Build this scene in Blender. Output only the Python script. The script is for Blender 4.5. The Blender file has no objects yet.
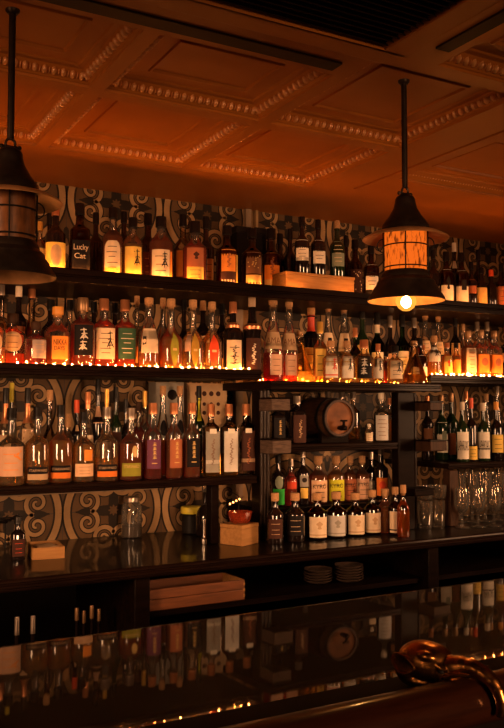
import bpy, bmesh, math, random
from mathutils import Vector, Matrix
PI = math.pi
random.seed(7)
scene = bpy.context.scene
COL = scene.collection

# ------------------------------------------------------------------ camera
F = 830.0
PITCH = math.atan(46/830)
YAW = math.atan(463/math.hypot(830, 46))
ZC = 1.55
cam_d = bpy.data.cameras.new('camera')
cam = bpy.data.objects.new('camera', cam_d)
COL.objects.link(cam)
cam_d.sensor_fit = 'HORIZONTAL'
cam_d.sensor_width = 36
cam_d.lens = 36*F/504
cam_d.clip_start = 0.02
cam.location = (0, 0, ZC)
cam.rotation_euler = (PI/2+PITCH, 0, -YAW)
scene.camera = cam

def ray(x, y):
    u = (x-252)/F; v = (364-y)/F
    f = math.cos(PITCH)-v*math.sin(PITCH); up = math.sin(PITCH)+v*math.cos(PITCH)
    return (f*math.sin(YAW)+u*math.cos(YAW), f*math.cos(YAW)-u*math.sin(YAW), up)
def atY(x, y, Y):
    r = ray(x, y); t = Y/r[1]
    return (r[0]*t, Y, ZC+r[2]*t)
def depth(X, Y, Z):
    h = X*math.sin(YAW)+Y*math.cos(YAW)
    return h*math.cos(PITCH)+(Z-ZC)*math.sin(PITCH)

# ------------------------------------------------------------------ materials
M = {}
def new_mat(name):
    m = bpy.data.materials.new(name); m.use_nodes = True
    nt = m.node_tree; nt.nodes.clear()
    out = nt.nodes.new('ShaderNodeOutputMaterial')
    M[name] = m
    return m, nt, out
def pbr(name, col, rough=.5, metal=0, coat=0, noise=0, nscale=20, stretch=None, bump=0, spec=.5, col2=None, coat_rough=.05):
    m, nt, out = new_mat(name)
    b = nt.nodes.new('ShaderNodeBsdfPrincipled')
    b.inputs['Base Color'].default_value = (*col, 1)
    b.inputs['Roughness'].default_value = rough
    b.inputs['Metallic'].default_value = metal
    b.inputs['Coat Weight'].default_value = coat
    b.inputs['Coat Roughness'].default_value = coat_rough
    b.inputs['Specular IOR Level'].default_value = spec
    nt.links.new(b.outputs[0], out.inputs[0])
    if noise or bump:
        tc = nt.nodes.new('ShaderNodeTexCoord'); mp = nt.nodes.new('ShaderNodeMapping')
        nt.links.new(tc.outputs['Object'], mp.inputs[0])
        if stretch: mp.inputs['Scale'].default_value = stretch
        nz = nt.nodes.new('ShaderNodeTexNoise'); nz.inputs['Scale'].default_value = nscale; nz.inputs['Detail'].default_value = 5
        nt.links.new(mp.outputs[0], nz.inputs['Vector'])
        if noise:
            rp = nt.nodes.new('ShaderNodeValToRGB')
            c2 = col2 or tuple(c*(1-noise) for c in col)
            rp.color_ramp.elements[0].position = .35; rp.color_ramp.elements[1].position = .65
            rp.color_ramp.elements[0].color = (*c2, 1); rp.color_ramp.elements[1].color = (*col, 1)
            nt.links.new(nz.outputs['Fac'], rp.inputs[0]); nt.links.new(rp.outputs[0], b.inputs['Base Color'])
        if bump:
            bp = nt.nodes.new('ShaderNodeBump'); bp.inputs['Strength'].default_value = bump; bp.inputs['Distance'].default_value = .004
            nt.links.new(nz.outputs['Fac'], bp.inputs['Height']); nt.links.new(bp.outputs[0], b.inputs['Normal'])
    return m
def glass(name, tint, edge, refl=1.0, ior=1.75, haze=0, hcol=(.8, .72, .62)):
    m, nt, out = new_mat(name)
    lw = nt.nodes.new('ShaderNodeLayerWeight'); lw.inputs[0].default_value = .35
    mc = nt.nodes.new('ShaderNodeMix'); mc.data_type = 'RGBA'
    mc.inputs[6].default_value = (*tint, 1); mc.inputs[7].default_value = (*edge, 1)
    nt.links.new(lw.outputs['Facing'], mc.inputs[0])
    t = nt.nodes.new('ShaderNodeBsdfTransparent'); nt.links.new(mc.outputs[2], t.inputs[0])
    g = nt.nodes.new('ShaderNodeBsdfGlossy'); g.inputs['Roughness'].default_value = .025
    g.inputs[0].default_value = (refl, refl, refl, 1)
    fr = nt.nodes.new('ShaderNodeFresnel'); fr.inputs[0].default_value = ior
    mx = nt.nodes.new('ShaderNodeMixShader')
    nt.links.new(fr.outputs[0], mx.inputs[0]); nt.links.new(t.outputs[0], mx.inputs[1]); nt.links.new(g.outputs[0], mx.inputs[2])
    if haze:                                        # pale haze put into the glass so it reads lighter
        df = nt.nodes.new('ShaderNodeBsdfDiffuse'); df.inputs[0].default_value = (*hcol, 1)
        tl = nt.nodes.new('ShaderNodeBsdfTranslucent'); tl.inputs[0].default_value = (*hcol, 1)
        h = nt.nodes.new('ShaderNodeMixShader'); nt.links.new(df.outputs[0], h.inputs[1]); nt.links.new(tl.outputs[0], h.inputs[2])
        m2 = nt.nodes.new('ShaderNodeMixShader'); m2.inputs[0].default_value = haze
        nt.links.new(mx.outputs[0], m2.inputs[1]); nt.links.new(h.outputs[0], m2.inputs[2]); nt.links.new(m2.outputs[0], out.inputs[0])
        return m
    nt.links.new(mx.outputs[0], out.inputs[0])
    return m
def liquid(name, col, trans=.5):
    m, nt, out = new_mat(name)
    t = nt.nodes.new('ShaderNodeBsdfTransparent'); t.inputs[0].default_value = (*[min(1, c*1.05) for c in col], 1)
    tl = nt.nodes.new('ShaderNodeBsdfTranslucent'); tl.inputs[0].default_value = (*col, 1)
    df = nt.nodes.new('ShaderNodeBsdfDiffuse'); df.inputs[0].default_value = (*[c*.8 for c in col], 1)
    a = nt.nodes.new('ShaderNodeMixShader'); a.inputs[0].default_value = .35
    nt.links.new(tl.outputs[0], a.inputs[1]); nt.links.new(df.outputs[0], a.inputs[2])
    b = nt.nodes.new('ShaderNodeMixShader'); b.inputs[0].default_value = trans
    nt.links.new(a.outputs[0], b.inputs[1]); nt.links.new(t.outputs[0], b.inputs[2])
    nt.links.new(b.outputs[0], out.inputs[0])
    return m
def emit(name, col, strength):
    m, nt, out = new_mat(name)
    e = nt.nodes.new('ShaderNodeEmission'); e.inputs[0].default_value = (*col, 1); e.inputs[1].default_value = strength
    nt.links.new(e.outputs[0], out.inputs[0])
    return m

pbr('dark_wood', (.008, .0036, .0022), .45, spec=.03, coat=.03, noise=.5, nscale=6, stretch=(1, 8, 8), bump=.05, coat_rough=.15)
pbr('shelf_wood', (.014, .006, .0035), .42, spec=.03, coat=.06, noise=.5, nscale=6, stretch=(1, 8, 8), coat_rough=.12)
pbr('counter_top', (.007, .0035, .0025), .4, spec=.08, coat=.5, noise=.4, nscale=5, stretch=(1, 6, 6), coat_rough=.05)
pbr('bar_top', (.004, .002, .0015), .5, coat=.62, noise=.4, nscale=4, stretch=(1, 7, 7), coat_rough=.03, spec=.05)
pbr('arm_rest', (.020, .0055, .002), .3, spec=.15, coat=.6, noise=.4, nscale=8, stretch=(1, 9, 9), coat_rough=.1)
pbr('black_leather', (.004, .003, .003), .6, spec=.05)
pbr('cabinet_black', (.006, .0035, .0025), .5, spec=.05, noise=.4, nscale=9)
pbr('grey_wood', (.13, .085, .062), .7, spec=.1, noise=.45, nscale=26, stretch=(1, 1, 5), bump=.3)
pbr('brown_post', (.055, .026, .014), .5, spec=.1, noise=.4, nscale=12, stretch=(6, 6, 1))
pbr('fluted_wood', (.030, .019, .013), .35, spec=.12, coat=.1, noise=.3, nscale=14, stretch=(6, 6, 1))
pbr('pine', (.42, .21, .07), .55, spec=.1, noise=.25, nscale=10, stretch=(1, 9, 9))
pbr('cedar', (.20, .062, .018), .5, noise=.4, nscale=9, stretch=(1, 10, 10))
pbr('ceiling_paint', (.46, .150, .020), .4, noise=.18, nscale=3, spec=.15)
pbr('ceiling_molding', (.85, .37, .12), .27, metal=.12, noise=.3, nscale=40, coat=.4, coat_rough=.2)
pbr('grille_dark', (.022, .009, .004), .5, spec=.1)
pbr('tile_ground', (.13, .073, .034), .4, spec=.12, noise=.3, nscale=9)
pbr('tile_cream', (.40, .245, .115), .4, spec=.12, noise=.25, nscale=14)
pbr('tile_dark', (.028, .020, .015), .4, spec=.12, noise=.25, nscale=14)
pbr('tile_grout', (.06, .04, .028), .8)
pbr('batten_cream', (.30, .20, .12), .5, noise=.2, nscale=12)
pbr('plaster_dark', (.10, .05, .03), .8, noise=.2)
pbr('floor_wood', (.03, .016, .01), .4, noise=.4, nscale=6, stretch=(1, 8, 1))
pbr('lamp_bronze', (.055, .034, .022), .42, metal=.75, noise=.5, nscale=22, bump=.15)
pbr('lamp_copper_lit', (.58, .27, .10), .45, metal=.25, noise=.4, nscale=22)  # copper tone raised to stand in for lamplight on brim and skirt
pbr('cask_stave', (.075, .032, .016), .42, spec=.2, noise=.5, nscale=14, stretch=(8, 1, 8), coat=.3)
pbr('cask_head', (.26, .095, .035), .5, noise=.55, nscale=11, spec=.15)
pbr('brass', (.58, .25, .07), .27, metal=1, noise=.45, nscale=30, bump=.2)
pbr('steel', (.55, .5, .45), .25, metal=1)
pbr('black_iron', (.010, .008, .007), .5, spec=.15)
pbr('cork', (.52, .27, .11), .8, noise=.3, nscale=160, bump=.3)
pbr('tan_cap', (.60, .40, .24), .5)
pbr('cream_cap', (.72, .6, .45), .5)
pbr('black_cap', (.008, .006, .005), .35, spec=.3)
pbr('copper_cap', (.72, .28, .12), .3, metal=.7)
pbr('bronze_cap', (.34, .19, .09), .35, metal=.6)
pbr('orange_cap', (.85, .34, .05), .45)
pbr('red_wax', (.62, .055, .02), .4)
pbr('red_cap', (.70, .08, .02), .4)
pbr('gold_cap', (.85, .48, .10), .3, metal=.6)
pbr('yellow_cap', (.72, .58, .05), .45)
pbr('steel_cap', (.5, .4, .32), .3, metal=.9)
def paper(name, c, n=.12): return pbr(name, c, .6, spec=.12, noise=n, nscale=30)
for n_, c_ in dict(cream=(.78, .60, .40), white=(.85, .76, .62), yellow=(.88, .58, .12), orange=(.90, .30, .045), deep_orange=(.80, .2, .03), tan=(.55, .36, .20),
                   brown=(.20, .085, .04), darkbrown=(.06, .022, .014), black=(.010, .007, .007), green=(.045, .11, .06), bright_green=(.04, .50, .06),
                   grey=(.33, .30, .25), greygreen=(.25, .28, .20), mauve=(.36, .29, .27), purple=(.17, .05, .10), leafgreen=(.30, .28, .03), leafbrown=(.42, .24, .03),
                   leafred=(.72, .07, .02), red=(.72, .075, .03), gold=(.72, .46, .16), lime=(.66, .64, .03), blush=(.72, .42, .26), rust=(.45, .14, .06), paleblue=(.56, .52, .47),
                   peach=(.82, .50, .28), ink=(.02, .014, .012), silver=(.68, .62, .54)).items():
    paper(n_, c_)
glass('clear_glass', (.97, .96, .94), (.58, .53, .48), haze=.035)
glass('smoky_glass', (.80, .72, .62), (.30, .24, .18))
glass('jar_glass', (.92, .89, .84), (.6, .55, .48), haze=.10)
glass('red_lit_crystal', (.98, .50, .32), (.7, .2, .1), haze=.22, hcol=(.8, .16, .06))  # red light on the bowl put into its tint and haze
glass('crystal', (.96, .93, .89), (.86, .80, .74), refl=.8, ior=1.45, haze=.055)
glass('green_glass', (.12, .26, .07), (.01, .03, .008))
glass('brown_glass', (.22, .08, .03), (.02, .008, .004))
pbr('dark_glass', (.010, .006, .005), .08, coat=.6)
pbr('green_dark_glass', (.010, .022, .008), .08, coat=.6)
LIQ = dict(pale=(.97, .74, .36), gold=(.96, .60, .16), amber=(.93, .40, .06), deep=(.74, .20, .03), red=(.85, .13, .03), ruby=(.66, .04, .03))
for k, c in LIQ.items(): liquid('liquid_'+k, c, .8 if k == 'pale' else .7 if k == 'gold' else .55)
liquid('jar_filling', (.16, .10, .07), .15)
emit('fairy_bulb_glow', (1, .30, .05), 600)
emit('hidden_bulb_glow', (1, .30, .05), 330)
emit('lip_bulb_glow', (1, .30, .05), 540)
emit('bright_bulb_glow', (1, .34, .055), 560)
emit('filament_glow', (1, .46, .12), 420)
_m, _nt, _o = new_mat('bulb_glass')
_t = _nt.nodes.new('ShaderNodeBsdfTransparent'); _e = _nt.nodes.new('ShaderNodeEmission'); _e.inputs[0].default_value = (1, .36, .04, 1); _e.inputs[1].default_value = 1.6
_x = _nt.nodes.new('ShaderNodeMixShader'); _x.inputs[0].default_value = .55
_nt.links.new(_t.outputs[0], _x.inputs[1]); _nt.links.new(_e.outputs[0], _x.inputs[2]); _nt.links.new(_x.outputs[0], _o.inputs[0])
emit('spark_glow', (1, .36, .08), 9)
# lit amber mica of the lamp: dark streaks in a glowing sheet
def mica(name, strength, basecol):
    m, nt, out = new_mat(name)
    tc = nt.nodes.new('ShaderNodeTexCoord'); mp = nt.nodes.new('ShaderNodeMapping'); mp.inputs['Scale'].default_value = (1, 1, .28)
    mp.inputs['Rotation'].default_value = (0, .5, 0)
    nt.links.new(tc.outputs['Object'], mp.inputs[0])
    nz = nt.nodes.new('ShaderNodeTexNoise'); nz.inputs['Scale'].default_value = 120; nz.inputs['Detail'].default_value = 3
    nt.links.new(mp.outputs[0], nz.inputs['Vector'])
    rp = nt.nodes.new('ShaderNodeValToRGB')
    e = rp.color_ramp.elements
    e[0].position = .34; e[0].color = (.16, .025, .003, 1); e[1].position = .50; e[1].color = (1, .155, .010, 1)
    nt.links.new(nz.outputs['Fac'], rp.inputs[0])
    em = nt.nodes.new('ShaderNodeEmission'); em.inputs[1].default_value = strength
    nt.links.new(rp.outputs[0], em.inputs[0])
    b = nt.nodes.new('ShaderNodeBsdfPrincipled'); b.inputs['Base Color'].default_value = (*basecol, 1); b.inputs['Roughness'].default_value = .5; b.inputs['Specular IOR Level'].default_value = .05
    ad = nt.nodes.new('ShaderNodeAddShader')
    nt.links.new(em.outputs[0], ad.inputs[0]); nt.links.new(b.outputs[0], ad.inputs[1]); nt.links.new(ad.outputs[0], out.inputs[0])
mica('lit_mica', .9, (.05, .010, .001))
pbr('unlit_mica', (.20, .07, .018), .35, noise=.5, nscale=100, stretch=(1, 1, .3))

# ------------------------------------------------------------------ mesh builder
class MB:
    def __init__(s): s.v = []; s.f = []; s.mi = []
    def add(s, vs, fs, mi=0):
        o = len(s.v); s.v += [tuple(v) for v in vs]
        s.f += [tuple(i+o for i in f) for f in fs]; s.mi += [mi]*len(fs)
        return s
    def box(s, x0, x1, y0, y1, z0, z1, mi=0):
        vs = [(x, y, z) for x in (x0, x1) for y in (y0, y1) for z in (z0, z1)]
        return s.add(vs, [(0, 1, 3, 2), (4, 6, 7, 5), (0, 4, 5, 1), (2, 3, 7, 6), (0, 2, 6, 4), (1, 5, 7, 3)], mi)
    def lathe(s, prof, seg=20, c=(0, 0, 0), cross=None, mi=0, caps=True):
        vs = []; fs = []; n = len(prof)
        for (r, z) in prof:
            for k in range(seg):
                th = 2*PI*k/seg
                rr = r if cross is None else cross(r, th)
                vs.append((c[0]+rr*math.sin(th), c[1]-rr*math.cos(th), c[2]+z))
        for i in range(n-1):
            for k in range(seg):
                a = i*seg+k; b = i*seg+(k+1) % seg
                fs.append((a, b, b+seg, a+seg))
        if caps and prof[0][0] > 1e-5: fs.append(tuple(range(seg))[::-1])
        if caps and prof[-1][0] > 1e-5: fs.append(tuple((n-1)*seg+k for k in range(seg)))
        return s.add(vs, fs, mi)
    def tube(s, pts, r, seg=8, mi=0, caps=True):
        pts = [Vector(p) for p in pts]; n = len(pts)
        rs = r if isinstance(r, (list, tuple)) else [r]*n
        vs = []; fs = []; up = None
        for i, p in enumerate(pts):
            d = (pts[min(i+1, n-1)]-pts[max(i-1, 0)]).normalized()
            if up is None:
                up = Vector((0, 0, 1)) if abs(d.z) < .9 else Vector((1, 0, 0))
            a = d.cross(up).normalized(); b = a.cross(d).normalized(); up = b
            for k in range(seg):
                t = 2*PI*k/seg
                vs.append(p+(a*math.cos(t)+b*math.sin(t))*rs[i])
        for i in range(n-1):
            for k in range(seg):
                q = i*seg+k; w = i*seg+(k+1) % seg
                fs.append((q, w, w+seg, q+seg))
        if caps: fs += [tuple(range(seg))[::-1], tuple((n-1)*seg+k for k in range(seg))]
        return s.add(vs, fs, mi)
    def ball(s, c, r, seg=10, rings=6, mi=0):
        prof = [(math.sin(PI*i/rings), -math.cos(PI*i/rings)) for i in range(rings+1)]
        rx, ry, rz = r if isinstance(r, (tuple, list)) else (r, r, r)
        vs = []; fs = []
        for (q, z) in prof:
            for k in range(seg):
                t = 2*PI*k/seg; vs.append((c[0]+rx*q*math.cos(t), c[1]+ry*q*math.sin(t), c[2]+rz*z))
        for i in range(rings):
            for k in range(seg):
                a = i*seg+k; b = i*seg+(k+1) % seg
                fs.append((a, b, b+seg, a+seg))
        return s.add(vs, fs, mi)
    def extrude_x(s, prof, x0, x1, mi=0):                      # closed (y,z) profile swept along x
        n = len(prof)
        vs = [(x0, y, z) for y, z in prof]+[(x1, y, z) for y, z in prof]
        fs = [(i, (i+1) % n, (i+1) % n+n, i+n) for i in range(n)]+[tuple(range(n))[::-1], tuple(range(n, 2*n))]
        return s.add(vs, fs, mi)
    def build(s, name, mats, parent=None, loc=(0, 0, 0), rot=0, smooth=35, bevel=0, weld=True):
        me = bpy.data.meshes.new(name); me.from_pydata(s.v, [], s.f)
        if not isinstance(mats, (list, tuple)): mats = [mats]
        for m in mats: me.materials.append(M[m])
        me.polygons.foreach_set('material_index', s.mi)
        bm = bmesh.new(); bm.from_mesh(me)
        if weld: bmesh.ops.remove_doubles(bm, verts=bm.verts, dist=1e-6)
        bmesh.ops.recalc_face_normals(bm, faces=bm.faces)
        bm.to_mesh(me); bm.free()
        if smooth:
            me.polygons.foreach_set('use_smooth', [True]*len(me.polygons)); me.set_sharp_from_angle(angle=math.radians(smooth))
        o = bpy.data.objects.new(name, me); COL.objects.link(o)
        if parent: o.parent = parent
        o.location = loc; o.rotation_euler = (0, 0, rot)
        if bevel:
            b = o.modifiers.new('bevel', 'BEVEL'); b.width = bevel; b.segments = 2; b.limit_method = 'ANGLE'
        return o
def tag(o, label, cat, group=None, kind=None):
    if kind: o['kind'] = kind
    if label: o['label'] = label
    if cat: o['category'] = cat
    if group: o['group'] = group
    return o
def thing(name, loc, label, cat, group=None, rot=0):
    o = bpy.data.objects.new(name, None); COL.objects.link(o); o.location = loc; o.rotation_euler = (0, 0, rot)
    o.empty_display_size = .05
    return tag(o, label, cat, group)
def struct(o, label=None, cat=None):
    o['kind'] = 'structure'
    if label: o['label'] = label
    if cat: o['category'] = cat
    return o
def bx(name, mat, x0, x1, y0, y1, z0, z1, parent=None, loc=(0, 0, 0), bevel=0, rot=0):
    return MB().box(x0, x1, y0, y1, z0, z1).build(name, mat, parent, loc, rot, smooth=0 if not bevel else 35, bevel=bevel)
TXT = {}
def text_mesh(word):
    if word in TXT: return TXT[word]
    c = bpy.data.curves.new('lettering', 'FONT'); c.body = word; c.align_x = 'CENTER'; c.size = 1
    o = bpy.data.objects.new('lettering', c); COL.objects.link(o)
    dg = bpy.context.evaluated_depsgraph_get(); dg.update()
    me = bpy.data.meshes.new_from_object(o.evaluated_get(dg))
    vs = [v.co.copy() for v in me.vertices]; fs = [tuple(p.vertices) for p in me.polygons]
    bpy.data.objects.remove(o); bpy.data.curves.remove(c); bpy.data.meshes.remove(me)
    xs = [v.x for v in vs]; ys = [v.y for v in vs]
    x0, x1, y0, y1 = min(xs), max(xs), min(ys), max(ys)
    TXT[word] = ([((v.x-(x0+x1)/2)/(x1-x0), (v.y-(y0+y1)/2)/(y1-y0)) for v in vs], fs)
    return TXT[word]

# ------------------------------------------------------------------ room shell
WY = 3.60                       # tiled wall
ZCL = 2.55                      # underside of ceiling beams
P = .465; CX0 = .825; CZ0 = 1.10
def build_wall():
    m = MB()
    m.add([(-1.6, WY, 0), (4.7, WY, 0), (4.7, WY, 2.75), (-1.6, WY, 2.75)], [(0, 1, 2, 3)], 0)
    def ribbon(pts, w, off, mi):
        n = len(pts); vs = []
        for i, p in enumerate(pts):
            a = pts[max(i-1, 0)]; b = pts[min(i+1, n-1)]
            dx, dz = b[0]-a[0], b[1]-a[1]; L = math.hypot(dx, dz) or 1
            ww = w[i] if isinstance(w, list) else w
            nx, nz = -dz/L*ww/2, dx/L*ww/2
            vs += [(p[0]+nx, WY-off, p[1]+nz), (p[0]-nx, WY-off, p[1]-nz)]
        m.add(vs, [(2*i, 2*i+1, 2*i+3, 2*i+2) for i in range(n-1)], mi)
    def blob(cx, cz, fr, off, mi, n=40):
        vs = [(cx, WY-off, cz)]+[(cx+fr(t)*math.cos(t), WY-off, cz+fr(t)*math.sin(t)) for t in [2*PI*k/n for k in range(n)]]
        m.add(vs, [(0, 1+k, 1+(k+1) % n) for k in range(n)], mi)
    for i in range(-1, 7):
        for j in range(0, 4):
            cx = CX0+i*P; cz = CZ0+j*P
            if cz > 2.75: continue
            # grout cross
            ribbon([(cx-P/2, cz), (cx+P/2, cz)], .004, .0003, 3); ribbon([(cx, cz-P/2), (cx, cz+P/2)], .004, .0003, 3)
            if i < 6: ribbon([(cx+P/2, cz-P/2), (cx+P/2, cz+P/2)], .004, .0003, 3)
            ribbon([(cx-P/2, cz+P/2), (cx+P/2, cz+P/2)], .004, .0003, 3)
            # ring
            R = .214; c = [(cx+R*math.cos(t), cz+R*math.sin(t)) for t in [2*PI*k/56 for k in range(57)]]
            ribbon(c, .046, .0006, 2); ribbon(c, .029, .0010, 1)
            # centre flower
            blob(cx, cz, lambda t: .060*(1+.42*math.cos(4*t)), .0006, 2)
            blob(cx, cz, lambda t: .020*(1+.25*math.cos(8*t)), .0010, 0)
            # scrolls: two spirals per diagonal quadrant
            for q in range(4):
                for sgn in (-1, 1):
                    a0 = PI/4+q*PI/2
                    ang = a0+sgn*.40
                    sx, sz = cx+.128*math.cos(ang), cz+.128*math.sin(ang)
                    pts = []
                    n = 34
                    for k in range(n):
                        u = k/(n-1)
                        rr = .046*(1-u)+.006
                        th = ang+PI*(1 if sgn > 0 else 1)+sgn*(-.9+u*2*PI*1.45)
                        pts.append((sx+rr*math.cos(th), sz+rr*math.sin(th)))
                    ws = [.030-.012*k/len(pts) for k in range(len(pts))]
                    ribbon(pts, ws, .0007, 2); ribbon(pts, [w-.010 for w in ws], .0012, 1)
                a0 = q*PI/2
                # leaf on the axes
                lx = [(cx+(.085+.09*u)*math.cos(a0), cz+(.085+.09*u)*math.sin(a0)) for u in [k/8 for k in range(9)]]
                ribbon(lx, [.030*math.sin(PI*min(.98, k/8+.06))+.004 for k in range(9)], .0007, 2)
            # corner star between rings
            kx, kz = cx+P/2, cz+P/2
            blob(kx, kz, lambda t: .078*(1+.34*math.cos(8*t)), .0006, 2, 64)
            blob(kx, kz, lambda t: .040*(1+.30*math.cos(8*t)), .0010, 0, 48)
            blob(kx, kz, lambda t: .022*(1+.3*math.cos(4*t+PI)), .0014, 1, 32)
    return m.build('wall_back', ['tile_ground', 'tile_cream', 'tile_dark', 'tile_grout'], smooth=0, weld=False)
struct(build_wall(), 'patterned encaustic tile wall with cream scrolls and dark flowers behind the shelves', 'wall')
struct(bx('floor', 'floor_wood', -1.6, 4.7, -2.6, 3.7, -.1, 0))
struct(bx('wall_left', 'plaster_dark', -1.7, -1.6, -2.6, 3.7, 0, 2.9))
struct(bx('wall_right', 'plaster_dark', 4.7, 4.8, -2.6, 3.7, 0, 2.9))
struct(bx('wall_front', 'plaster_dark', -1.6, 4.7, -2.7, -2.6, 0, 2.9))

# ceiling: flat beam grid with sunk coffers
coffers = []
XR = [(-.98, -.43), (-.37, .19), (.235, .79), (.838, 1.395), (1.442, 2.012)]
for k, (a, b) in enumerate(XR):
    coffers.append((a, b, 2.515, 3.10, 'egg'))
    coffers.append((a, b, 2.005 if k < 4 else 1.86, 2.457, 'egg'))
coffers.append((1.62, 2.012, 1.20, 1.80, 'egg'))
coffers.append((2.28, 2.95, 2.22, 2.80, 'plain'))
coffers.append((2.28, 2.95, 1.50, 2.10, 'egg'))
coffers.append((3.05, 3.75, 2.22, 2.80, 'plain'))
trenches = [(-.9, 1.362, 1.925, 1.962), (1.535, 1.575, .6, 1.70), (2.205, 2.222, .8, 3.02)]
def build_ceiling():
    m = MB()
    holes = [c[:4] for c in coffers]+trenches
    xs = sorted({-1.6, 4.7, *[h[0] for h in holes], *[h[1] for h in holes]})
    ys = sorted({-2.6, 3.6, *[h[2] for h in holes], *[h[3] for h in holes]})
    for i in range(len(xs)-1):
        for j in range(len(ys)-1):
            mx, my = (xs[i]+xs[i+1])/2, (ys[j]+ys[j+1])/2
            if any(h[0] < mx < h[1] and h[2] < my < h[3] for h in holes): continue
            m.add([(xs[i], ys[j], ZCL), (xs[i+1], ys[j], ZCL), (xs[i+1], ys[j+1], ZCL), (xs[i], ys[j+1], ZCL)], [(0, 1, 2, 3)])
    def nest(x0, x1, y0, y1, prof):
        vs = []; fs = []
        for (d, z) in prof:
            vs += [(x0+d, y0+d, z), (x1-d, y0+d, z), (x1-d, y1-d, z), (x0+d, y1-d, z)]
        for i in range(len(prof)-1):
            for k in range(4):
                fs.append((4*i+k, 4*i+(k+1) % 4, 4*i+4+(k+1) % 4, 4*i+4+k))
        b = 4*(len(prof)-1); fs.append((b, b+1, b+2, b+3))
        m.add(vs, fs)
    for (x0, x1, y0, y1, kind) in coffers:
        nest(x0, x1, y0, y1, [(0, ZCL), (.001, ZCL+.008), (.006, ZCL+.010), (.009, ZCL+.014), (.030, ZCL+.034), (.034, ZCL+.040), (.050, ZCL+.043), (.055, ZCL+.048),
                              (.104, ZCL+.050), (.107, ZCL+.044), (.114, ZCL+.044), (.118, ZCL+.052), (.16, ZCL+.053)])
    for t in trenches: nest(*t, [(0, ZCL), (.002, ZCL+.05)])
    m.box(-1.6, 4.7, -2.6, 3.6, 2.68, 2.75)
    return m.build('ceiling', 'ceiling_paint', smooth=0)
CEIL = struct(build_ceiling(), 'copper brown coffered ceiling with flat beams', 'ceiling')
n_tr = 0
for (x0, x1, y0, y1, kind) in coffers:
    m = MB()
    step = .0285 if kind == 'egg' else .016
    def beads(p, q):
        L = math.hypot(q[0]-p[0], q[1]-p[1]); n = int(L/step)
        al = (abs(q[0]-p[0]) > abs(q[1]-p[1]))
        for k in range(n):
            u = (k+.5)/n; c = (p[0]+(q[0]-p[0])*u, p[1]+(q[1]-p[1])*u, ZCL+.0270)
            if kind == 'egg':
                m.ball(c, (.0098, .0155, .0150) if al else (.0155, .0098, .0150), 8, 6)
                e = (.5*step if al else 0, 0 if al else .5*step)
                m.ball((c[0]+e[0], c[1]+e[1], c[2]-.001), (.0022, .013, .012) if al else (.013, .0022, .012), 6, 4)
            else:
                m.ball(c, .006, 6, 4)
    d = .0172
    beads((x0+d, y1-d), (x1-d, y1-d)); beads((x1-d, y0+d), (x1-d, y1-d))
    beads((x0+d, y0+d), (x1-d, y0+d)); beads((x0+d, y0+d), (x0+d, y1-d))
    n_tr += 1
    struct(m.build('trim_%d' % n_tr, 'ceiling_molding', smooth=60))
# dark bars laid in the ceiling slots, then the air grille panel hung flat
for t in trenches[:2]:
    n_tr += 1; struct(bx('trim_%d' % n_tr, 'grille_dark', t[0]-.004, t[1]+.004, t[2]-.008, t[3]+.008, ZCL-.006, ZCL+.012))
g = thing('air_vent', (.40, 1.33, ZCL), 'long dark slatted air vent set flush in the ceiling, nearest the viewer', 'vent')
m = MB()
X0, X1, Y0, Y1 = -1.10, .99, -.55, .43
for (a, b, c, d) in ((X0-.07, X1+.07, Y1, Y1+.07), (X0-.07, X1+.07, Y0-.07, Y0), (X0-.07, X0, Y0, Y1), (X1, X1+.07, Y0, Y1)):
    m.box(a, b, c, d, -.022, 0)
m.build('vent_frame', 'ceiling_paint', g, bevel=.004)
m = MB(); m.box(X0, X1, Y0, Y1, -.003, 0)
k = Y0+.02
while k < Y1-.01:
    m.add([(X0, k, -.016), (X1, k, -.016), (X1, k+.009, -.006), (X0, k+.009, -.006), (X0, k+.003, -.017), (X1, k+.003, -.017), (X1, k+.012, -.007), (X0, k+.012, -.007)],
          [(0, 1, 2, 3), (4, 7, 6, 5), (0, 4, 5, 1), (2, 6, 7, 3)]); k += .024
m.build('slat_panel', 'grille_dark', g, smooth=0)

# ------------------------------------------------------------------ back bar furniture
def shelf(name, x0, x1, yf, ztop, th, label, yb=WY-.003, mat='shelf_wood', lip=0):
    r = thing(name, ((x0+x1)/2, (yf+yb)/2, ztop-th), label, 'shelf')
    ox, oy, oz = r.location
    bx('board', mat, x0-ox, x1-ox, yf+.012-oy, yb-oy, 0, th, r)
    prof = [(yf+.012, ztop-th-.004), (yf+.012, ztop+lip), (yf+.004, ztop+lip), (yf, ztop+lip-.004), (yf, ztop-.012), (yf+.006, ztop-.016), (yf+.006, ztop-.020), (yf-.001, ztop-.024), (yf-.001, ztop-th), (yf+.004, ztop-th-.004)]
    m = MB().extrude_x([(y-oy, z-oz) for y, z in prof], x0-ox, x1-ox)
    m.build('edge_molding', mat, r, smooth=25)
    return r
ZS1, ZS2, ZS2M, ZS3, ZS3R, ZCT, ZT = 2.087, 1.717, 1.675, 1.268, 1.288, .985, 1.40
shelf('wall_shelf', -.3, 4.2, 3.12, ZS1, .042, 'long dark topmost shelf of the back bar, right under the ceiling', lip=.011)
shelf('wall_shelf', -.3, 1.785, 3.12, ZS2, .032, 'dark second shelf of the left bay, edged with glowing string lights', lip=.008)
shelf('wall_shelf', 1.79, 2.735, 3.045, ZS2M, .034, 'dark jutting shelf over the small cask, holding the two conical decanters')
shelf('wall_shelf', 2.74, 4.2, 3.12, ZS2, .032, 'dark second shelf of the right bay with a bright string light at its edge', lip=.008)
shelf('wall_shelf', -.3, 1.762, 3.12, ZS3, .028, 'dark third shelf of the left bay above the open tiled counter')
shelf('wall_shelf', 2.83, 4.2, 3.10, ZS3R, .026, 'dark lower shelf of the right bay above the stemmed glasses')
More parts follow.
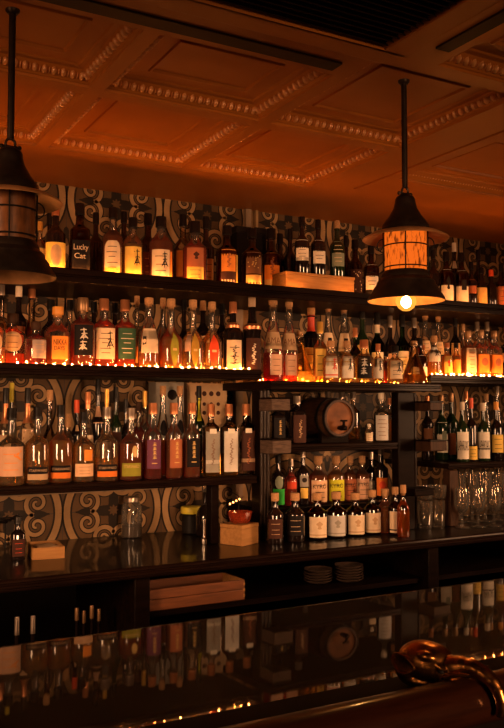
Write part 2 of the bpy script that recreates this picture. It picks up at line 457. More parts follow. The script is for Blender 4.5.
shelf('cask_shelf', 1.845, 2.505, 3.09, ZT, .030, 'short dark shelf in the middle bay carrying the small cask')
# counter
r = thing('back_counter', (1.9, 3.2, .94), 'glossy dark back counter running under all the shelves', 'counter')
bx('worktop', 'counter_top', -2.3, 2.3, -.35, WY-.003-3.2, .003, .045, r)
prof = [(2.85, .947), (2.85, .985), (2.842, .985), (2.834, .981), (2.832, .975), (2.838, .971), (2.838, .968), (2.829, .964), (2.829, .957), (2.836, .953), (2.836, .950), (2.842, .944)]
MB().extrude_x([(y-3.2, z-.94) for y, z in prof], -2.3, 2.3).build('edge_molding', 'shelf_wood', r, smooth=25)
r = thing('base_cabinet', (1.9, 3.2, 0), 'black open-fronted base cabinet under the back counter', 'cabinet')
bx('back_panel', 'cabinet_black', -2.3, 2.3, .36, .395, 0, .939, r)
bx('cabinet_shelf', 'dark_wood', -.73, 2.3, -.30, .36, .785, .805, r)
bx('cabinet_shelf', 'dark_wood', -2.3, -.79, -.30, .36, .43, .45, r)
bx('plinth', 'cabinet_black', -2.3, 2.3, -.30, .36, 0, .10, r)
for dx in (-2.28, -.76, .62, 1.45, 2.27):
    bx('divider', 'dark_wood', dx-.03, dx+.03, -.335, .36, .10, .939, r, bevel=.004)
# pilasters
def pilaster(x0, x1, z0, z1, yf, label, flutes=True, mat='fluted_wood', side=None, yb=3.2):
    r = thing('pilaster', ((x0+x1)/2, yf+.04, z0), label, 'pilaster')
    w = (x1-x0)/2
    if flutes:
        bx('post', 'dark_wood', -w, w, .012, .08, 0, z1-z0, r)
        n = 4 if w > .03 else 3
        for k in range(n):
            cx = -w+(k+.5)*2*w/n
            MB().lathe([(w/n*.86, .002), (w/n*.86, z1-z0-.002)], 12, (cx, .012, 0)).build('flute', mat, r)
    else:
        bx('post', mat, -w, w, 0, .05, 0, z1-z0, r, bevel=.004)
    return r
PL = pilaster(1.790, 1.842, ZCT+.001, ZS2M-.04, 3.095, 'tall fluted pilaster between the left bay and the cask bay')
PS = pilaster(2.62, 2.668, ZCT+.001, ZS2M-.04, 3.095, 'fluted pilaster strip on the right of the wide black post')
PR = pilaster(2.512, 2.612, ZCT+.001, ZS2M-.04, 3.055, 'wide plain black post right of the small cask', False, 'dark_wood')
pilaster(1.566, 1.604, ZCT+.001, ZS3-.033, 3.125, 'slim dark post under the third shelf, left of the small wooden box', False, 'dark_wood')
pilaster(2.812, 2.866, ZCT+.001, ZS3R-.032, 3.035, 'plain brown post left of the stemmed glasses', False, 'brown_post')
def corbel(root, x0, x1, z0, z1, label, mat='grey_wood', yf=2.985, yb=3.094):
    w = (x1-x0)/2; h = z1-z0; d = yf-yb
    L = root.location
    prof = [(0, 0), (0, h), (d, h), (d, .004), (d*.6, 0)]
    o = MB().extrude_x(prof, -w, w).build('corbel', mat, root, ((x0+x1)/2-L.x, yb-L.y, z0-L.z), bevel=.003)
    o['label'] = label
    bx('cap_strip', 'dark_wood', -w-.004, w+.004, d-.004, 0, h, h+.007, o)
corbel(PL, 1.757, 1.848, 1.545, 1.596, 'weathered grey wooden block')
corbel(PL, 1.762, 1.853, 1.365, 1.423, 'weathered brown-grey wooden block')
corbel(PS, 2.615, 2.69, 1.545, 1.585, 'brown wooden block', 'brown_post')
corbel(PS, 2.615, 2.715, 1.355, 1.403, 'dark brown wooden block', 'brown_post')
corbel(PR, 2.49, 2.60, 1.155, 1.185, 'dark ledge block', 'dark_wood', yf=2.95, yb=3.054)
# battens on the wall
n_tr += 1; struct(bx('trim_%d' % n_tr, 'batten_cream', 1.895, 1.935, 3.565, WY-.002, ZCT+.002, ZS3R))
n_tr += 1; struct(bx('trim_%d' % n_tr, 'batten_cream', 1.895, 1.935, 3.565, WY-.002, ZT, ZS1-.045))
n_tr += 1; struct(bx('trim_%d' % n_tr, 'batten_cream', 1.955, 1.985, 3.57, WY-.002, ZS1+.001, 2.548))
n_tr += 1; struct(bx('trim_%d' % n_tr, 'tile_cream', 2.012, 2.024, 3.57, WY-.002, ZS1+.001, 2.548))
n_tr += 1; struct(bx('trim_%d' % n_tr, 'batten_cream', -.3, 1.48, 3.54, WY-.002, 1.190, 1.236))
# riser under the cream-and-yellow labelled bottles
bx('bottle_riser', 'dark_wood', 1.86, 2.50, 3.21, 3.58, ZCT+.0005, 1.108)
tag(bpy.data.objects['bottle_riser'], 'low dark wooden riser behind the row of squat corked bottles', 'riser')

# customer bar
r = thing('bar_counter', (1.2, 1.6, 0), 'polished dark bar counter across the foreground mirroring the bottles', 'bar counter')
prof = [(1.33, .975), (1.925, .975), (1.938, .985), (1.945, .998), (1.942, 1.012), (1.932, 1.0195), (1.92, 1.02), (1.33, 1.02)]
MB().extrude_x([(y-1.6, z) for y, z in prof], -2.6, 3.2).build('bar_top', 'bar_top', r, smooth=50)
prof = [(1.19, .99), (1.33, .99), (1.33, 1.0205), (1.328, 1.021), (1.20, 1.021), (1.19, 1.018)]
MB().extrude_x([(y-1.6, z) for y, z in prof], -2.6, 3.2).build('edge_pad', 'black_leather', r, smooth=40)
bx('front_panel', 'cabinet_black', -2.6, 3.2, -.30, -.22, 0, .975, r)
bx('back_panel', 'cabinet_black', -2.6, 3.2, .20, .25, 0, .975, r)
prof = [(1.152+.045*math.cos(t), 1.022+.042*math.sin(t)) for t in [2*PI*k/20 for k in range(20)]]
MB().extrude_x([(y-1.6, z) for y, z in prof], -2.6, 3.2).build('arm_rail', 'arm_rest', r, smooth=50)

# ------------------------------------------------------------------ lamps
def lamp(x, y, label, lit):
    r = thing('pendant_lamp', (x, y, 1.875), label, 'lamp', 'bronze lantern pendants over the bar')
    zt = ZCL-1.875
    MB().lathe([(.012, zt-.012), (.017, zt-.006), (.018, zt-.0005)], 16).build('canopy', 'lamp_bronze', r)
    MB().lathe([(.0088, .345), (.0088, zt-.01)], 12).build('rod', 'lamp_bronze', r)
    # hook and ring
    m = MB()
    m.tube([(.012*math.cos(t), 0, .333+.014*math.sin(t)) for t in [2*PI*k/16 for k in range(17)]], .0035, 6, caps=False)
    m.tube([(-.02, 0, .326), (.02, 0, .326)], .004, 6); m.ball((-.022, 0, .326), .006, 8, 5); m.ball((.022, 0, .326), .006, 8, 5)
    m.build('hook', 'lamp_bronze', r)
    MB().lathe([(.0, .326), (.012, .324), (.026, .316), (.030, .308), (.031, .298), (.036, .280), (.048, .258), (.062, .240), (.070, .228), (.072, .219), (.068, .215), (.066, .210)], 32).build('cap', 'lamp_bronze', r, smooth=50)
    MB().lathe([(.067, .213), (.100, .205), (.128, .190), (.1295, .188), (.1275, .1865), (.100, .2005), (.067, .2085), (.067, .213)], 40, caps=False).build('brim', 'lamp_copper_lit', r, smooth=50)
    MB().lathe([(.062, .086), (.062, .209)], 32, caps=False).build('mica_shade', 'lit_mica' if lit else 'unlit_mica', r)
    m = MB()
    A0 = math.atan2(-y, -x)
    for k in range(4):
        a = 2*PI*k/4+A0
        m.tube([(.066*math.cos(a), .066*math.sin(a), .078), (.066*math.cos(a), .066*math.sin(a), .214)], .0022, 6)
    for z in (.1, .165):
        m.tube([(.067*math.cos(t), .067*math.sin(t), z) for t in [2*PI*k/32 for k in range(33)]], .0022, 6, caps=False)
    for a in (A0+PI/2, A0-PI/2):
        m.tube([(.066*math.cos(a)+.018*math.cos(a)*math.sin(t), .066*math.sin(a)+.018*math.sin(a)*math.sin(t), .17+.02*math.cos(t)) for t in [PI*k/8 for k in range(9)]], .002, 6)
    m.build('wire_guard', 'black_iron', r)
    MB().lathe([(.066, .090), (.072, .080), (.074, .070), (.086, .058), (.088, .050), (.098, .036), (.101, .028), (.113, .010), (.1155, .002), (.1145, 0),
                (.112, .006), (.098, .026), (.084, .045), (.070, .062), (.063, .072), (.063, .090), (.066, .090)], 40, caps=False).build('skirt', ['lamp_bronze'], r, smooth=25)
    MB().lathe([(.1135, .0008), (.1112, .0055), (.0972, .0255), (.0832, .0445), (.0692, .0615)], 40, caps=False).build('skirt_lit_liner', 'lamp_copper_lit', r, smooth=40)  # bright liner added so the skirt's underside looks lit
    MB().lathe([(.020, .03), (.020, .085), (.0, .086)], 16).build('socket', 'black_iron', r)
    if lit:
        bp = [(0, -.030), (.012, -.028), (.024, -.019), (.0305, -.004), (.030, .008), (.022, .022), (.014, .032), (.012, .038)]
        MB().lathe(bp, 20).build('bulb', 'bulb_glass', r)
    if lit:
        MB().ball((0, 0, -.002), (.015, .015, .018), 12, 8).build('filament', 'filament_glow', r)
    return r
lamp(1.606, 1.935, 'lit bronze lantern pendant with glowing amber shade and bare bulb', True)
lamp(.462, 2.06, 'unlit bronze lantern pendant at the far left in front of the top shelf', False)

# ------------------------------------------------------------------ bottles
# shape: list of (radius fraction of R, height fraction of H) for the glass, then neck top fraction
def smoothstep(a, b, n, r0, r1):
    return [(r0+(r1-r0)*(.5-.5*math.cos(PI*k/n)), a+(b-a)*k/n) for k in range(1, n+1)]
SH = {}
def shp(name, hb, hs, rn, hc, n=2, waist=1.0, neck2=None, cap=1.25, foot=.0):
    p = [(.86, 0), (.97, .008), (1.0, .022)]
    if waist != 1.0: p += [(waist, hb*.5)]
    p += [(1.0, hb)] + smoothstep(hb, hs, 6, 1.0, rn*1.06) + [(neck2 or rn, hc-.045), ((neck2 or rn)*1.0, hc-.03), ((neck2 or rn)*1.22, hc-.026), ((neck2 or rn)*1.22, hc)]
    SH[name] = (p, n, hs, rn, hc, (neck2 or rn)*cap, hb)
shp('std', .56, .70, .34, .87)
shp('tall', .54, .70, .32, .86)
shp('long', .50, .66, .28, .87)
shp('slim', .56, .72, .38, .88)
shp('slope', .36, .80, .34, .90)
shp('squat', .56, .72, .36, .84, cap=1.3)
shp('stub', .60, .74, .30, .80, cap=1.5)
shp('box', .66, .76, .36, .86, n=5, cap=1.15)
shp('sq', .60, .72, .36, .86, n=4)
shp('wide', .58, .74, .36, .86, cap=1.2)
shp('spire', .40, .60, .30, .88)
shp('mini', .52, .66, .36, .84)
shp('flask', .03, .72, .24, .90, cap=1.2)
SH['flask'] = ([(.90, 0), (.99, .01), (1.0, .03), (.86, .16), (.66, .34), (.46, .52), (.30, .68), (.23, .80), (.22, .90), (.30, .92), (.30, .935)], 2, .7, .23, .93, .24, .05)
def crossf(R, n, thr):
    def f(r, th):
        if n == 2 or r < thr*R: return r
        k = min(1, (r-thr*R)/((1-thr)*R*.7)); nn = 2+(n-2)*k
        c, s = abs(math.cos(th)), abs(math.sin(th))
        return r/((c**nn+s**nn)**(1/nn))*(1-.06*k)
    return f
def radius_at(p, z):
    for (r0, z0), (r1, z1) in zip(p, p[1:]):
        if z0 <= z <= z1: return r0+(r1-r0)*(z-z0)/max(1e-9, z1-z0)
    return p[-1][0]
GL = dict(c='clear_glass', s='smoky_glass', g='green_glass', b='brown_glass', d='dark_glass', G='green_dark_glass', k='crystal')
CAPS = dict(cork='cork', black='black_cap', tan='tan_cap', cream='cream_cap', copper='copper_cap', bronze='bronze_cap', orange='orange_cap', red='red_cap', gold='gold_cap', yellow='yellow_cap', steel='steel_cap', wood='brown_post', white='cream_cap')
CAPNAME = dict(cork='cork', wood='stopper', bronze='stopper', tan='stopper')
class Deco:
    """builds patches that hug a bottle's surface; (x,z) in metres on the label plane"""
    def __init__(s, p, R, H, n, rot): s.p, s.R, s.H, s.cf, s.n, s.rot = p, R, H, crossf(R, n, .55), n, rot
    def pt(s, x, z, off):
        th = x/s.R
        r = radius_at(s.p, z/s.H)*s.R
        r = s.cf(r, th)+off
        return (r*math.sin(th), -r*math.cos(th), z)
    def patch(s, m, x0, x1, z0, z1, off, outline=None, nx=12, nz=2, mi=0):
        vs = []; fs = []
        for j in range(nz+1):
            z = z0+(z1-z0)*j/nz
            for i in range(nx+1):
                u = i/nx
                vs.append(s.pt(x0+(x1-x0)*u, z, off))
        for j in range(nz):
            for i in range(nx):
                a = j*(nx+1)+i; fs.append((a, a+1, a+nx+2, a+nx+1))
        m.add(vs, fs, mi)
    def shape(s, m, cx, cz, hw, hh, off, fn, n=20, mi=0):      # fn(v in -1..1) -> half width 0..1
        vs = []; fs = []
        K = 6
        for j in range(n+1):
            v = -1+2*j/n; w = hw*fn(v)
            for i in range(K+1):
                vs.append(s.pt(cx-w+2*w*i/K, cz+hh*v, off))
        for j in range(n):
            for i in range(K):
                a = j*(K+1)+i; fs.append((a, a+1, a+K+2, a+K+1))
        m.add(vs, fs, mi)
    def stroke(s, m, pts, w, off, mi=0):
        vs = []
        n = len(pts)
        for i, q in enumerate(pts):
            a = pts[max(i-1, 0)]; b = pts[min(i+1, n-1)]
            dx, dz = b[0]-a[0], b[1]-a[1]; L = math.hypot(dx, dz) or 1
            ww = w*(1-.45*abs(2*i/(n-1)-1)) if n > 2 else w
            vs += [s.pt(q[0]-dz/L*ww/2, q[1]+dx/L*ww/2, off), s.pt(q[0]+dz/L*ww/2, q[1]-dx/L*ww/2, off)]
        m.add(vs, [(2*i, 2*i+1, 2*i+3, 2*i+2) for i in range(n-1)], mi)
    def text(s, m, word, cx, cz, w, h, off, vert=False, mi=0):
        vs, fs = text_mesh(word)
        out = []
        for (x, y) in vs:
            if vert: out.append(s.pt(cx-y*h, cz+x*w, off))
            else: out.append(s.pt(cx+x*w, cz+y*h, off))
        m.add(out, fs, mi)
rnd = random.Random(3)
def brush(d, m, cx, cz, w, h, off, rr):
    t = w*.16
    for k in range(3):
        z = cz+h*(.36-.33*k); d.stroke(m, [(cx-w*rr.uniform(.3, .5), z-h*.03), (cx, z+h*.02), (cx+w*rr.uniform(.3, .5), z)], t, off)
    d.stroke(m, [(cx-w*.05, cz+h*.5), (cx, cz+h*.1), (cx-w*.08, cz-h*.48)], t, off)
    d.stroke(m, [(cx, cz+h*.05), (cx-w*.25, cz-h*.25), (cx-w*.45, cz-h*.42)], t, off)
    d.stroke(m, [(cx, cz+h*.02), (cx+w*.25, cz-h*.25), (cx+w*.48, cz-h*.40)], t, off)
def add_label(root, d, spec, rr):
    """spec = (material, z0, z1, half width fraction of R, decoration, ink, cx)"""
    mat, z0, z1, hw = spec[:4]
    deco = spec[4] if len(spec) > 4 else 'lines'
    ink = spec[5] if len(spec) > 5 else 'ink'
    cx = spec[6]*d.R if len(spec) > 6 else 0
    R, H = d.R, d.H
    a, b = z0*H, z1*H; w = hw*R; h = b-a; cz = (a+b)/2
    m = MB()
    deco_l = deco.split('+')
    shape = deco_l[0] if deco_l[0] in ('oval', 'leaf', 'arch') else None
    if shape == 'oval': d.shape(m, cx, cz, w, h/2, .0007, lambda v: math.sqrt(max(0, 1-v*v)))
    elif shape == 'leaf': d.shape(m, cx, cz, w, h/2, .0016, lambda v: max(0, math.cos(v*PI/2))**.75)
    elif shape == 'arch': d.shape(m, cx, cz, w, h/2, .0007, lambda v: 1 if v < .5 else math.sqrt(max(0, 1-((v-.5)/.5)**2*.75)))
    else: d.patch(m, cx-w, cx+w, a, b, .0007)
    L = m.build('label', mat, root, smooth=60)
    o = .0012
    t = MB()
    for q in deco_l:
        if q == 'lines':
            for k, (zz, ww) in enumerate(((.32, .55), (.16, .7), (.02, .45), (-.16, .62), (-.30, .5))):
                d.patch(t, cx-w*ww, cx+w*ww*rr.uniform(.6, 1), cz+h*zz-h*.010, cz+h*zz+h*.010, o, nx=6, nz=1)
        elif q == 'few':
            for zz, ww in ((.25, .6), (-.05, .5), (-.28, .55)):
                d.patch(t, cx-w*ww, cx+w*ww, cz+h*zz-h*.012, cz+h*zz+h*.012, o, nx=6, nz=1)
        elif q == 'foot':
            d.patch(t, cx-w, cx+w, cz-h*.40, cz-h*.34, o, nx=8, nz=1)
        elif q == 'brush': brush(d, t, cx+w*.42, cz+h*.12, w*.75, h*.6, o, rr)
        elif q == 'bigbrush': brush(d, t, cx, cz+h*.20, w*.8, h*.38, o, rr); brush(d, t, cx-w*.1, cz-h*.18, w*.8, h*.32, o, rr)
        elif q == 'vbrush':
            for k in range(4): brush(d, t, cx, cz+h*(.34-.15*k), w*.5, h*.13, o, rr)
            d.patch(t, cx-w*.35, cx+w*.35, cz-h*.33, cz-h*.30, o, nx=4, nz=1)
        elif q == 'script':
            pts = [(cx+w*.2*math.sin(k*1.7)+w*.12*math.sin(k*.6), cz+h*(.32-.64*k/30)) for k in range(31)]
            d.stroke(t, pts, w*.13, o)
        elif q == 'stars':
            for k in range(14):
                x, z = cx+rr.uniform(-.8, .8)*w, cz+rr.uniform(-.4, .4)*h
                d.patch(t, x-w*.07, x+w*.07, z-h*.025, z+h*.025, o, nx=1, nz=1)
        elif q == 'band':
            d.patch(t, cx-w, cx+w, a+h*.06, a+h*.20, o, nx=8, nz=1)
        elif q == 'midline':
            d.patch(t, cx-w, cx+w, cz-h*.16, cz-h*.12, o, nx=8, nz=1)
        elif q == 'square':
            d.patch(t, cx-w*.15, cx+w*.6, cz-h*.08, cz+h*.22, o, nx=6, nz=1)
        elif q == 'blot':
            d.shape(t, cx+w*.1, cz+h*.1, w*.35, h*.2, o, lambda v: math.sqrt(max(0, 1-v*v))*(.7+.3*math.sin(5*v)))
        elif q == 'face':
            d.shape(t, cx, cz, w*.52, h*.42, o, lambda v: math.sqrt(max(0, 1-v*v))*(.82+.18*v))
        elif q == 'arrow':
            for sg in (-1, 1):
                d.stroke(t, [(cx+w*.2, cz+h*.2), (cx+w*.5, cz+h*(.2+.05*sg)), (cx+w*.8, cz+h*(.2+.16*sg))], h*.08, o)
        elif q == 'circle':
            d.shape(t, cx, cz+h*.1, w*.55, h*.22, o, lambda v: math.sqrt(max(0, 1-v*v)))
        elif q == 'vein':
            d.stroke(t, [(cx, cz-h*.48), (cx, cz+h*.45)], w*.08, o+.0008)
            d.patch(t, cx-w*.45, cx+w*.45, cz-h*.04, cz+h*.03, o+.0008, nx=3, nz=1)
        elif q == 'dots':
            for k in range(3): d.shape(t, cx+w*(-.5+.5*k), cz, w*.14, h*.1, o, lambda v: math.sqrt(max(0, 1-v*v)))
        elif q == 'seg':
            for k in range(5): d.patch(t, cx-w*.9+w*.36*k, cx-w*.9+w*.36*k+w*.2, a+h*.05, a+h*.28, o, nx=2, nz=1)
        elif q.startswith('text:'):
            d.text(t, q[5:], cx, cz, w*1.7, h*.36, o)
        elif q.startswith('top:'):
            d.text(t, q[4:], cx-w*.02, cz+h*.24, w*1.55, h*.24, o)
        elif q.startswith('mid:'):
            d.text(t, q[4:], cx-w*.12, cz-h*.02, w*1.2, h*.17, o)
    if t.v: t.build('lettering', ink, L, smooth=60)
    return L
PLACED = []          # (x, y, r, z0, z1)
for (x0, x1, y, z0, z1) in ((1.800, 1.838, 3.135, ZCT, ZS2M), (2.62, 2.668, 3.135, ZCT, ZS2M), (2.512, 2.612, 3.08, ZCT, ZS2M), (2.812, 2.866, 3.06, ZCT, ZS3R), (1.566, 1.604, 3.15, ZCT, ZS3)):
    for k in range(4):
        PLACED.append((x0+(x1-x0)*k/3, y, .044, z0-.005, z1-.6 if False else z0+.01))
        PLACED.append((x0+(x1-x0)*k/3, y, .044, z0+.2, z1-.05))
for k in range(14): PLACED.append((1.965+.029*k, 3.24, .064, ZS1-.005, ZS1+.08))
for k in range(8): PLACED.append((2.205, 3.15+.03*k, .098, ZT-.01, ZT+.2))
REG = []
def free_y(px, top, w, y, zs, ymin, ymax):
    best = None
    for k in range(0, 60):
        for sg in ((1, -1) if k else (1,)):
            yy = y+sg*k*.006
            if not ymin <= yy <= ymax: continue
            X, Y, Zt = atY(px, top, yy); dd = depth(X, Y, zs+.1)
            R = max(.012, w*.5*dd/F)
            if yy-R < ymin-.03: continue
            if all((X-q[0])**2+(Y-q[1])**2 > (R+q[2]+.0015)**2 for q in PLACED if q[3] < zs+.2 and q[4] > zs+.001): return X, Y, Zt, R
    X, Y, Zt = atY(px, top, y); R = w*.5*depth(X, Y, zs+.1)/F
    # squeeze the radius to what is free
    for q in PLACED:
        if q[3] < zs+.2 and q[4] > zs+.001: R = min(R, math.hypot(X-q[0], Y-q[1])-q[2]-.0015)
    return X, Y, Zt, R
def bottle(zone, px, top, w, shape, gl, liq, fill, cap, labels, desc, foil=None, name='liquor_bottle', cat='bottle', collar=None, hmax=None):
    zs, y, ymin, ymax, where, group = ZONES[zone]
    X, Y, Zt, R = free_y(px, top, w, y, zs, ymin, ymax)
    if R < .010: print('SKIP', zone, px, R); return
    H = Zt-zs
    if hmax: H = min(H, hmax)
    p, n, hs, rn, hc, cr, hb = SH[shape]
    PLACED.append((X, Y, R*(1.10 if n > 2 else 1.0), zs, zs+H))
    rr = random.Random(px*31+top)
    root = thing(name, (X, Y, zs+.0005), None, cat, group, -(.3 if n > 2 else .78)*math.atan2(X, Y)+rr.uniform(-.10, .13))
    REG.append((zone, px, root, desc, where))
    cf = crossf(R, n, .55)
    prof = [(r*R, z*H) for r, z in p]
    big = w > 9
    b = MB().lathe(prof, 24 if big else 14, cross=cf).build('glass_body', GL[gl], root, smooth=40)
    if liq:
        zt = fill*H; lp = [(.84*R*.95, .014*H), (.93*R, .03*H)]
        for r, z in p:
            if .03 < z < fill: lp.append((r*R*.94, z*H))
        rt = radius_at(p, fill)*R*.94
        lp += [(rt, zt), (0, zt)]
        lp = [(0, .014*H)]+lp
        MB().lathe(lp, 20 if big else 12, cross=cf).build('liquid', 'liquid_'+liq, root, smooth=40)
    rn_top = p[-1][0]*R
    cm = CAPS[cap]; c = MB()
    if cap in ('cork', 'tan', 'wood', 'orange', 'bronze', 'white', 'cream'):
        rc = max(cr*R, .008)
        c.lathe([(rn_top*.75, hc*H-.01), (rn_top*.75, hc*H+.0005), (rc*.94, hc*H+.001), (rc, hc*H+.004), (rc, H-.003), (rc*.92, H)], 16)
        c.build(CAPNAME.get(cap, 'stopper'), cm, root, smooth=40)
    else:
        rc = max(rn_top*1.06, .0075)
        z0 = (hc-.028)*H
        c.lathe([(rc, z0), (rc, z0+.3*(H-z0)), (rc*.97, z0+.32*(H-z0)), (rc*.97, H-.003), (rc*.9, H)], 16)
        c.build('screw_cap', cm, root, smooth=40)
    if foil:                                       # coloured capsule down the neck
        fm, f0 = foil
        q = [(radius_at(p, z)*R+.0007, z*H) for z in [f0+(hc-.002-f0)*k/6 for k in range(7)]]
        q = q+[(r-.0004, z) for r, z in q[::-1]]
        MB().lathe([q[k] for k in range(7)], 16, caps=False).build('capsule', CAPS.get(fm, fm), root, smooth=40)
    if collar:
        cmn, c0, c1 = collar
        q = [(radius_at(p, c0)*R+.0008, c0*H), (radius_at(p, c0)*R+.0015, (c0+c1)/2*H), (radius_at(p, c1)*R+.0008, c1*H)]
        MB().lathe(q, 16, caps=False).build('neck_collar', CAPS.get(cmn, cmn), root, smooth=40)
    d = Deco(p, R, H, n, 0)
    for sp in labels: add_label(root, d, sp, rr)
    return root
#        z     y     ymin  ymax   words for where
ZONES = {
 'S1F': (ZS1, 3.185, 3.165, 3.52, 'front row of the top shelf', 'bottles on the top shelf'),
 'S1B': (ZS1, 3.36, 3.25, 3.54, 'back row of the top shelf', 'bottles on the top shelf'),
 'S1R': (ZS1, 3.24, 3.165, 3.54, 'right end of the top shelf', 'bottles on the top shelf'),
 'BOX': (2.1795, 3.235, 3.20, 3.30, 'on the long wooden box', 'bottles standing on the long wooden box'),
 'S2F': (ZS2, 3.185, 3.165, 3.54, 'front row of the lit second shelf', 'bottles on the left second shelf'),
 'S2B': (ZS2, 3.34, 3.24, 3.54, 'back row of the lit second shelf', 'bottles on the left second shelf'),
 'MF': (ZS2M, 3.10, 3.085, 3.54, 'front of the jutting shelf over the cask', 'bottles on the jutting middle shelf'),
 'MM': (ZS2M, 3.22, 3.12, 3.54, 'middle row of the jutting shelf over the cask', 'bottles on the jutting middle shelf'),
 'MB': (ZS2M, 3.37, 3.24, 3.55, 'back row of the jutting shelf over the cask', 'bottles on the jutting middle shelf'),
 'RF': (ZS2, 3.19, 3.165, 3.54, 'front row of the right second shelf', 'bottles on the right second shelf'),
 'RB': (ZS2, 3.36, 3.24, 3.55, 'back row of the right second shelf', 'bottles on the right second shelf'),
 'S3F': (ZS3, 3.185, 3.165, 3.54, 'front row of the third shelf', 'bottles on the left third shelf'),
 'S3B': (ZS3, 3.34, 3.24, 3.54, 'back row of the third shelf', 'bottles on the left third shelf'),
 'CK': (ZT, 3.16, 3.13, 3.54, 'beside the small cask', 'bottles beside the small cask'),
 'CKB': (ZT, 3.46, 3.40, 3.55, 'behind the small cask', 'bottles beside the small cask'),
 'KY': (1.1085, 3.30, 3.25, 3.54, 'on the low riser', 'bottles on the low riser'),
 'SQ': (ZCT, 3.07, 2.93, 3.12, 'counter under the cask', 'squat bottles on the counter'),
 'R3F': (ZS3R, 3.165, 3.14, 3.54, 'front row of the right lower shelf', 'bottles on the right lower shelf'),
 'R3B': (ZS3R, 3.32, 3.22, 3.55, 'back row of the right lower shelf', 'bottles on the right lower shelf'),
 'CT': (ZCT, 3.2, 2.95, 3.5, 'on the counter', 'bottles on the counter'),
 'UL': (.4505, 3.0, 2.93, 3.5, 'low in the base cabinet', 'bottles low in the base cabinet'),
}
B = bottle
lab = lambda *a: a
# ---- top shelf, front
B('S1F', 56, 205, 20, 'tall', 'd', None, 0, 'copper', [lab('yellow', .02, .42, 1.25, 'face', 'tan')], 'dark bottle with copper cap and portrait label')
B('S1F', 80, 204, 21, 'sq', 'b', 'deep', .62, 'black', [lab('black', .03, .46, .85, 'top:Lucky+mid:Cat', 'cream')], 'brown bottle with black label and pale script')
B('S1F', 113, 208, 20, 'std', 'c', 'deep', .66, 'black', [lab('cream', .02, .50, .85, 'arch+lines'), lab('yellow', .02, .12, .86, 'few', 'leafgreen')], 'amber bottle with cream arched label and black cap')
B('S1F', 133, 218, 20, 'wide', 'c', 'gold', .55, 'black', [lab('yellow', .03, .50, .92, 'brush')], 'squat golden bottle with yellow calligraphy label')
B('S1F', 161, 217, 24, 'wide', 'c', 'deep', .60, 'black', [lab('cream', .04, .46, .80, 'few+brush'), lab('orange', .05, .44, .12, 'x', 'ink', 1.0)], 'broad amber bottle with large cream date label')
B('S1F', 195, 222, 24, 'squat', 'c', 'red', .60, 'black', [lab('rust', .24, .55, .75, 'blot', 'darkbrown'), lab('yellow', .02, .25, .75, 'few')], 'round red-amber bottle with dark picture and yellow label')
B('S1F', 227, 226, 22, 'std', 'b', 'deep', .62, 'black', [lab('orange', .22, .58, .70, 'script', 'rust'), lab('darkbrown', .03, .22, .75, 'seg', 'cream'), lab('yellow', .03, .50, .12, 'x', 'ink', .95)], 'dark bottle with bright orange label and yellow edge')
B('S1F', 252, 229, 21, 'std', 'b', 'deep', .62, 'black', [lab('brown', .22, .58, .80, 'stars', 'gold'), lab('gold', .03, .20, .80, 'seg', 'darkbrown')], 'dark bottle with brown gold-flecked label, black box behind')
B('S1F', 271, 229, 22, 'std', 'b', 'red', .62, 'black', [lab('orange', .22, .62, .74, 'script', 'rust'), lab('gold', .03, .22, .74, 'seg', 'darkbrown')], 'red-brown bottle with orange label beside the wooden box')
B('S1F', 355, 240, 15, 'slim', 'b', 'deep', .6, 'black', [lab('darkbrown', .08, .50, .85, 'stars', 'cream')], 'dark bottle with white flecked label right of the wooden box')
B('S1F', 371, 246, 16, 'std', 'b', 'deep', .6, 'black', [lab('white', .14, .62, .85, 'lines'), lab('black', .03, .14, .86, 'seg', 'cream')], 'dark bottle with tall white label left of the lit lamp')
B('S1B', 50, 214, 15, 'tall', 'd', None, 0, 'black', [], 'dark bottle with no label in sight, behind the lamp at left')
B('S1B', 40, 222, 15, 'tall', 'c', 'deep', .5, 'gold', [lab('gold', .1, .5, .8, 'x')], 'bottle with gold label half hidden by the unlit lamp')
B('S1B', 148, 214, 19, 'std', 'b', 'deep', .6, 'black', [lab('brown', .1, .45, .8, 'few', 'gold')], 'dark amber bottle peeking out left of the date label')
B('S1B', 183, 215, 18, 'std', 's', 'amber', .5, 'black', [lab('gold', .15, .5, .8, 'x')], 'shadowed bottle with dull gold label behind the round one')
B('S1B', 206, 217, 17, 'tall', 'd', None, 0, 'black', [lab('tan', .10, .42, .85, 'few')], 'dark bottle with plain tan label, black cap')
B('S1B', 96, 213, 16, 'tall', 'd', None, 0, 'black', [], 'black bottle between the script label and arched label')
B('S1B', 124, 212, 15, 'std', 'd', None, 0, 'black', [], 'shadowed dark bottle above the yellow calligraphy label')
B('S1B', 280, 234, 15, 'std', 'd', None, 0, 'black', [lab('brown', .05, .48, .85, 'stars', 'cream')], 'dark bottle with flecked brown label tucked by the box')
B('S1B', 290, 229, 13, 'tall', 'd', None, 0, 'black', [], 'dark bottle behind the left end of the wooden box')
B('S1B', 346, 236, 13, 'tall', 'b', 'deep', .6, 'black', [], 'brown bottle behind the right end of the wooden box')
# ---- three on the box (box built below)
B('BOX', 302, 217, 15, 'tall', 'd', None, 0, 'black', [lab('white', .22, .58, .95, 'lines'), lab('black', .22, .28, .96, 'x')], 'dark bottle with white label and black band, leftmost of three')
B('BOX', 318, 220, 15, 'tall', 'd', None, 0, 'black', [lab('white', .20, .62, .95, 'lines')], 'dark bottle with plain white label, middle of three')
B('BOX', 337, 221, 15, 'tall', 'G', None, 0, 'cork', [lab('greygreen', .18, .62, .95, 'lines', 'cream')], 'dark bottle with grey-green label and pale cork, rightmost of three')
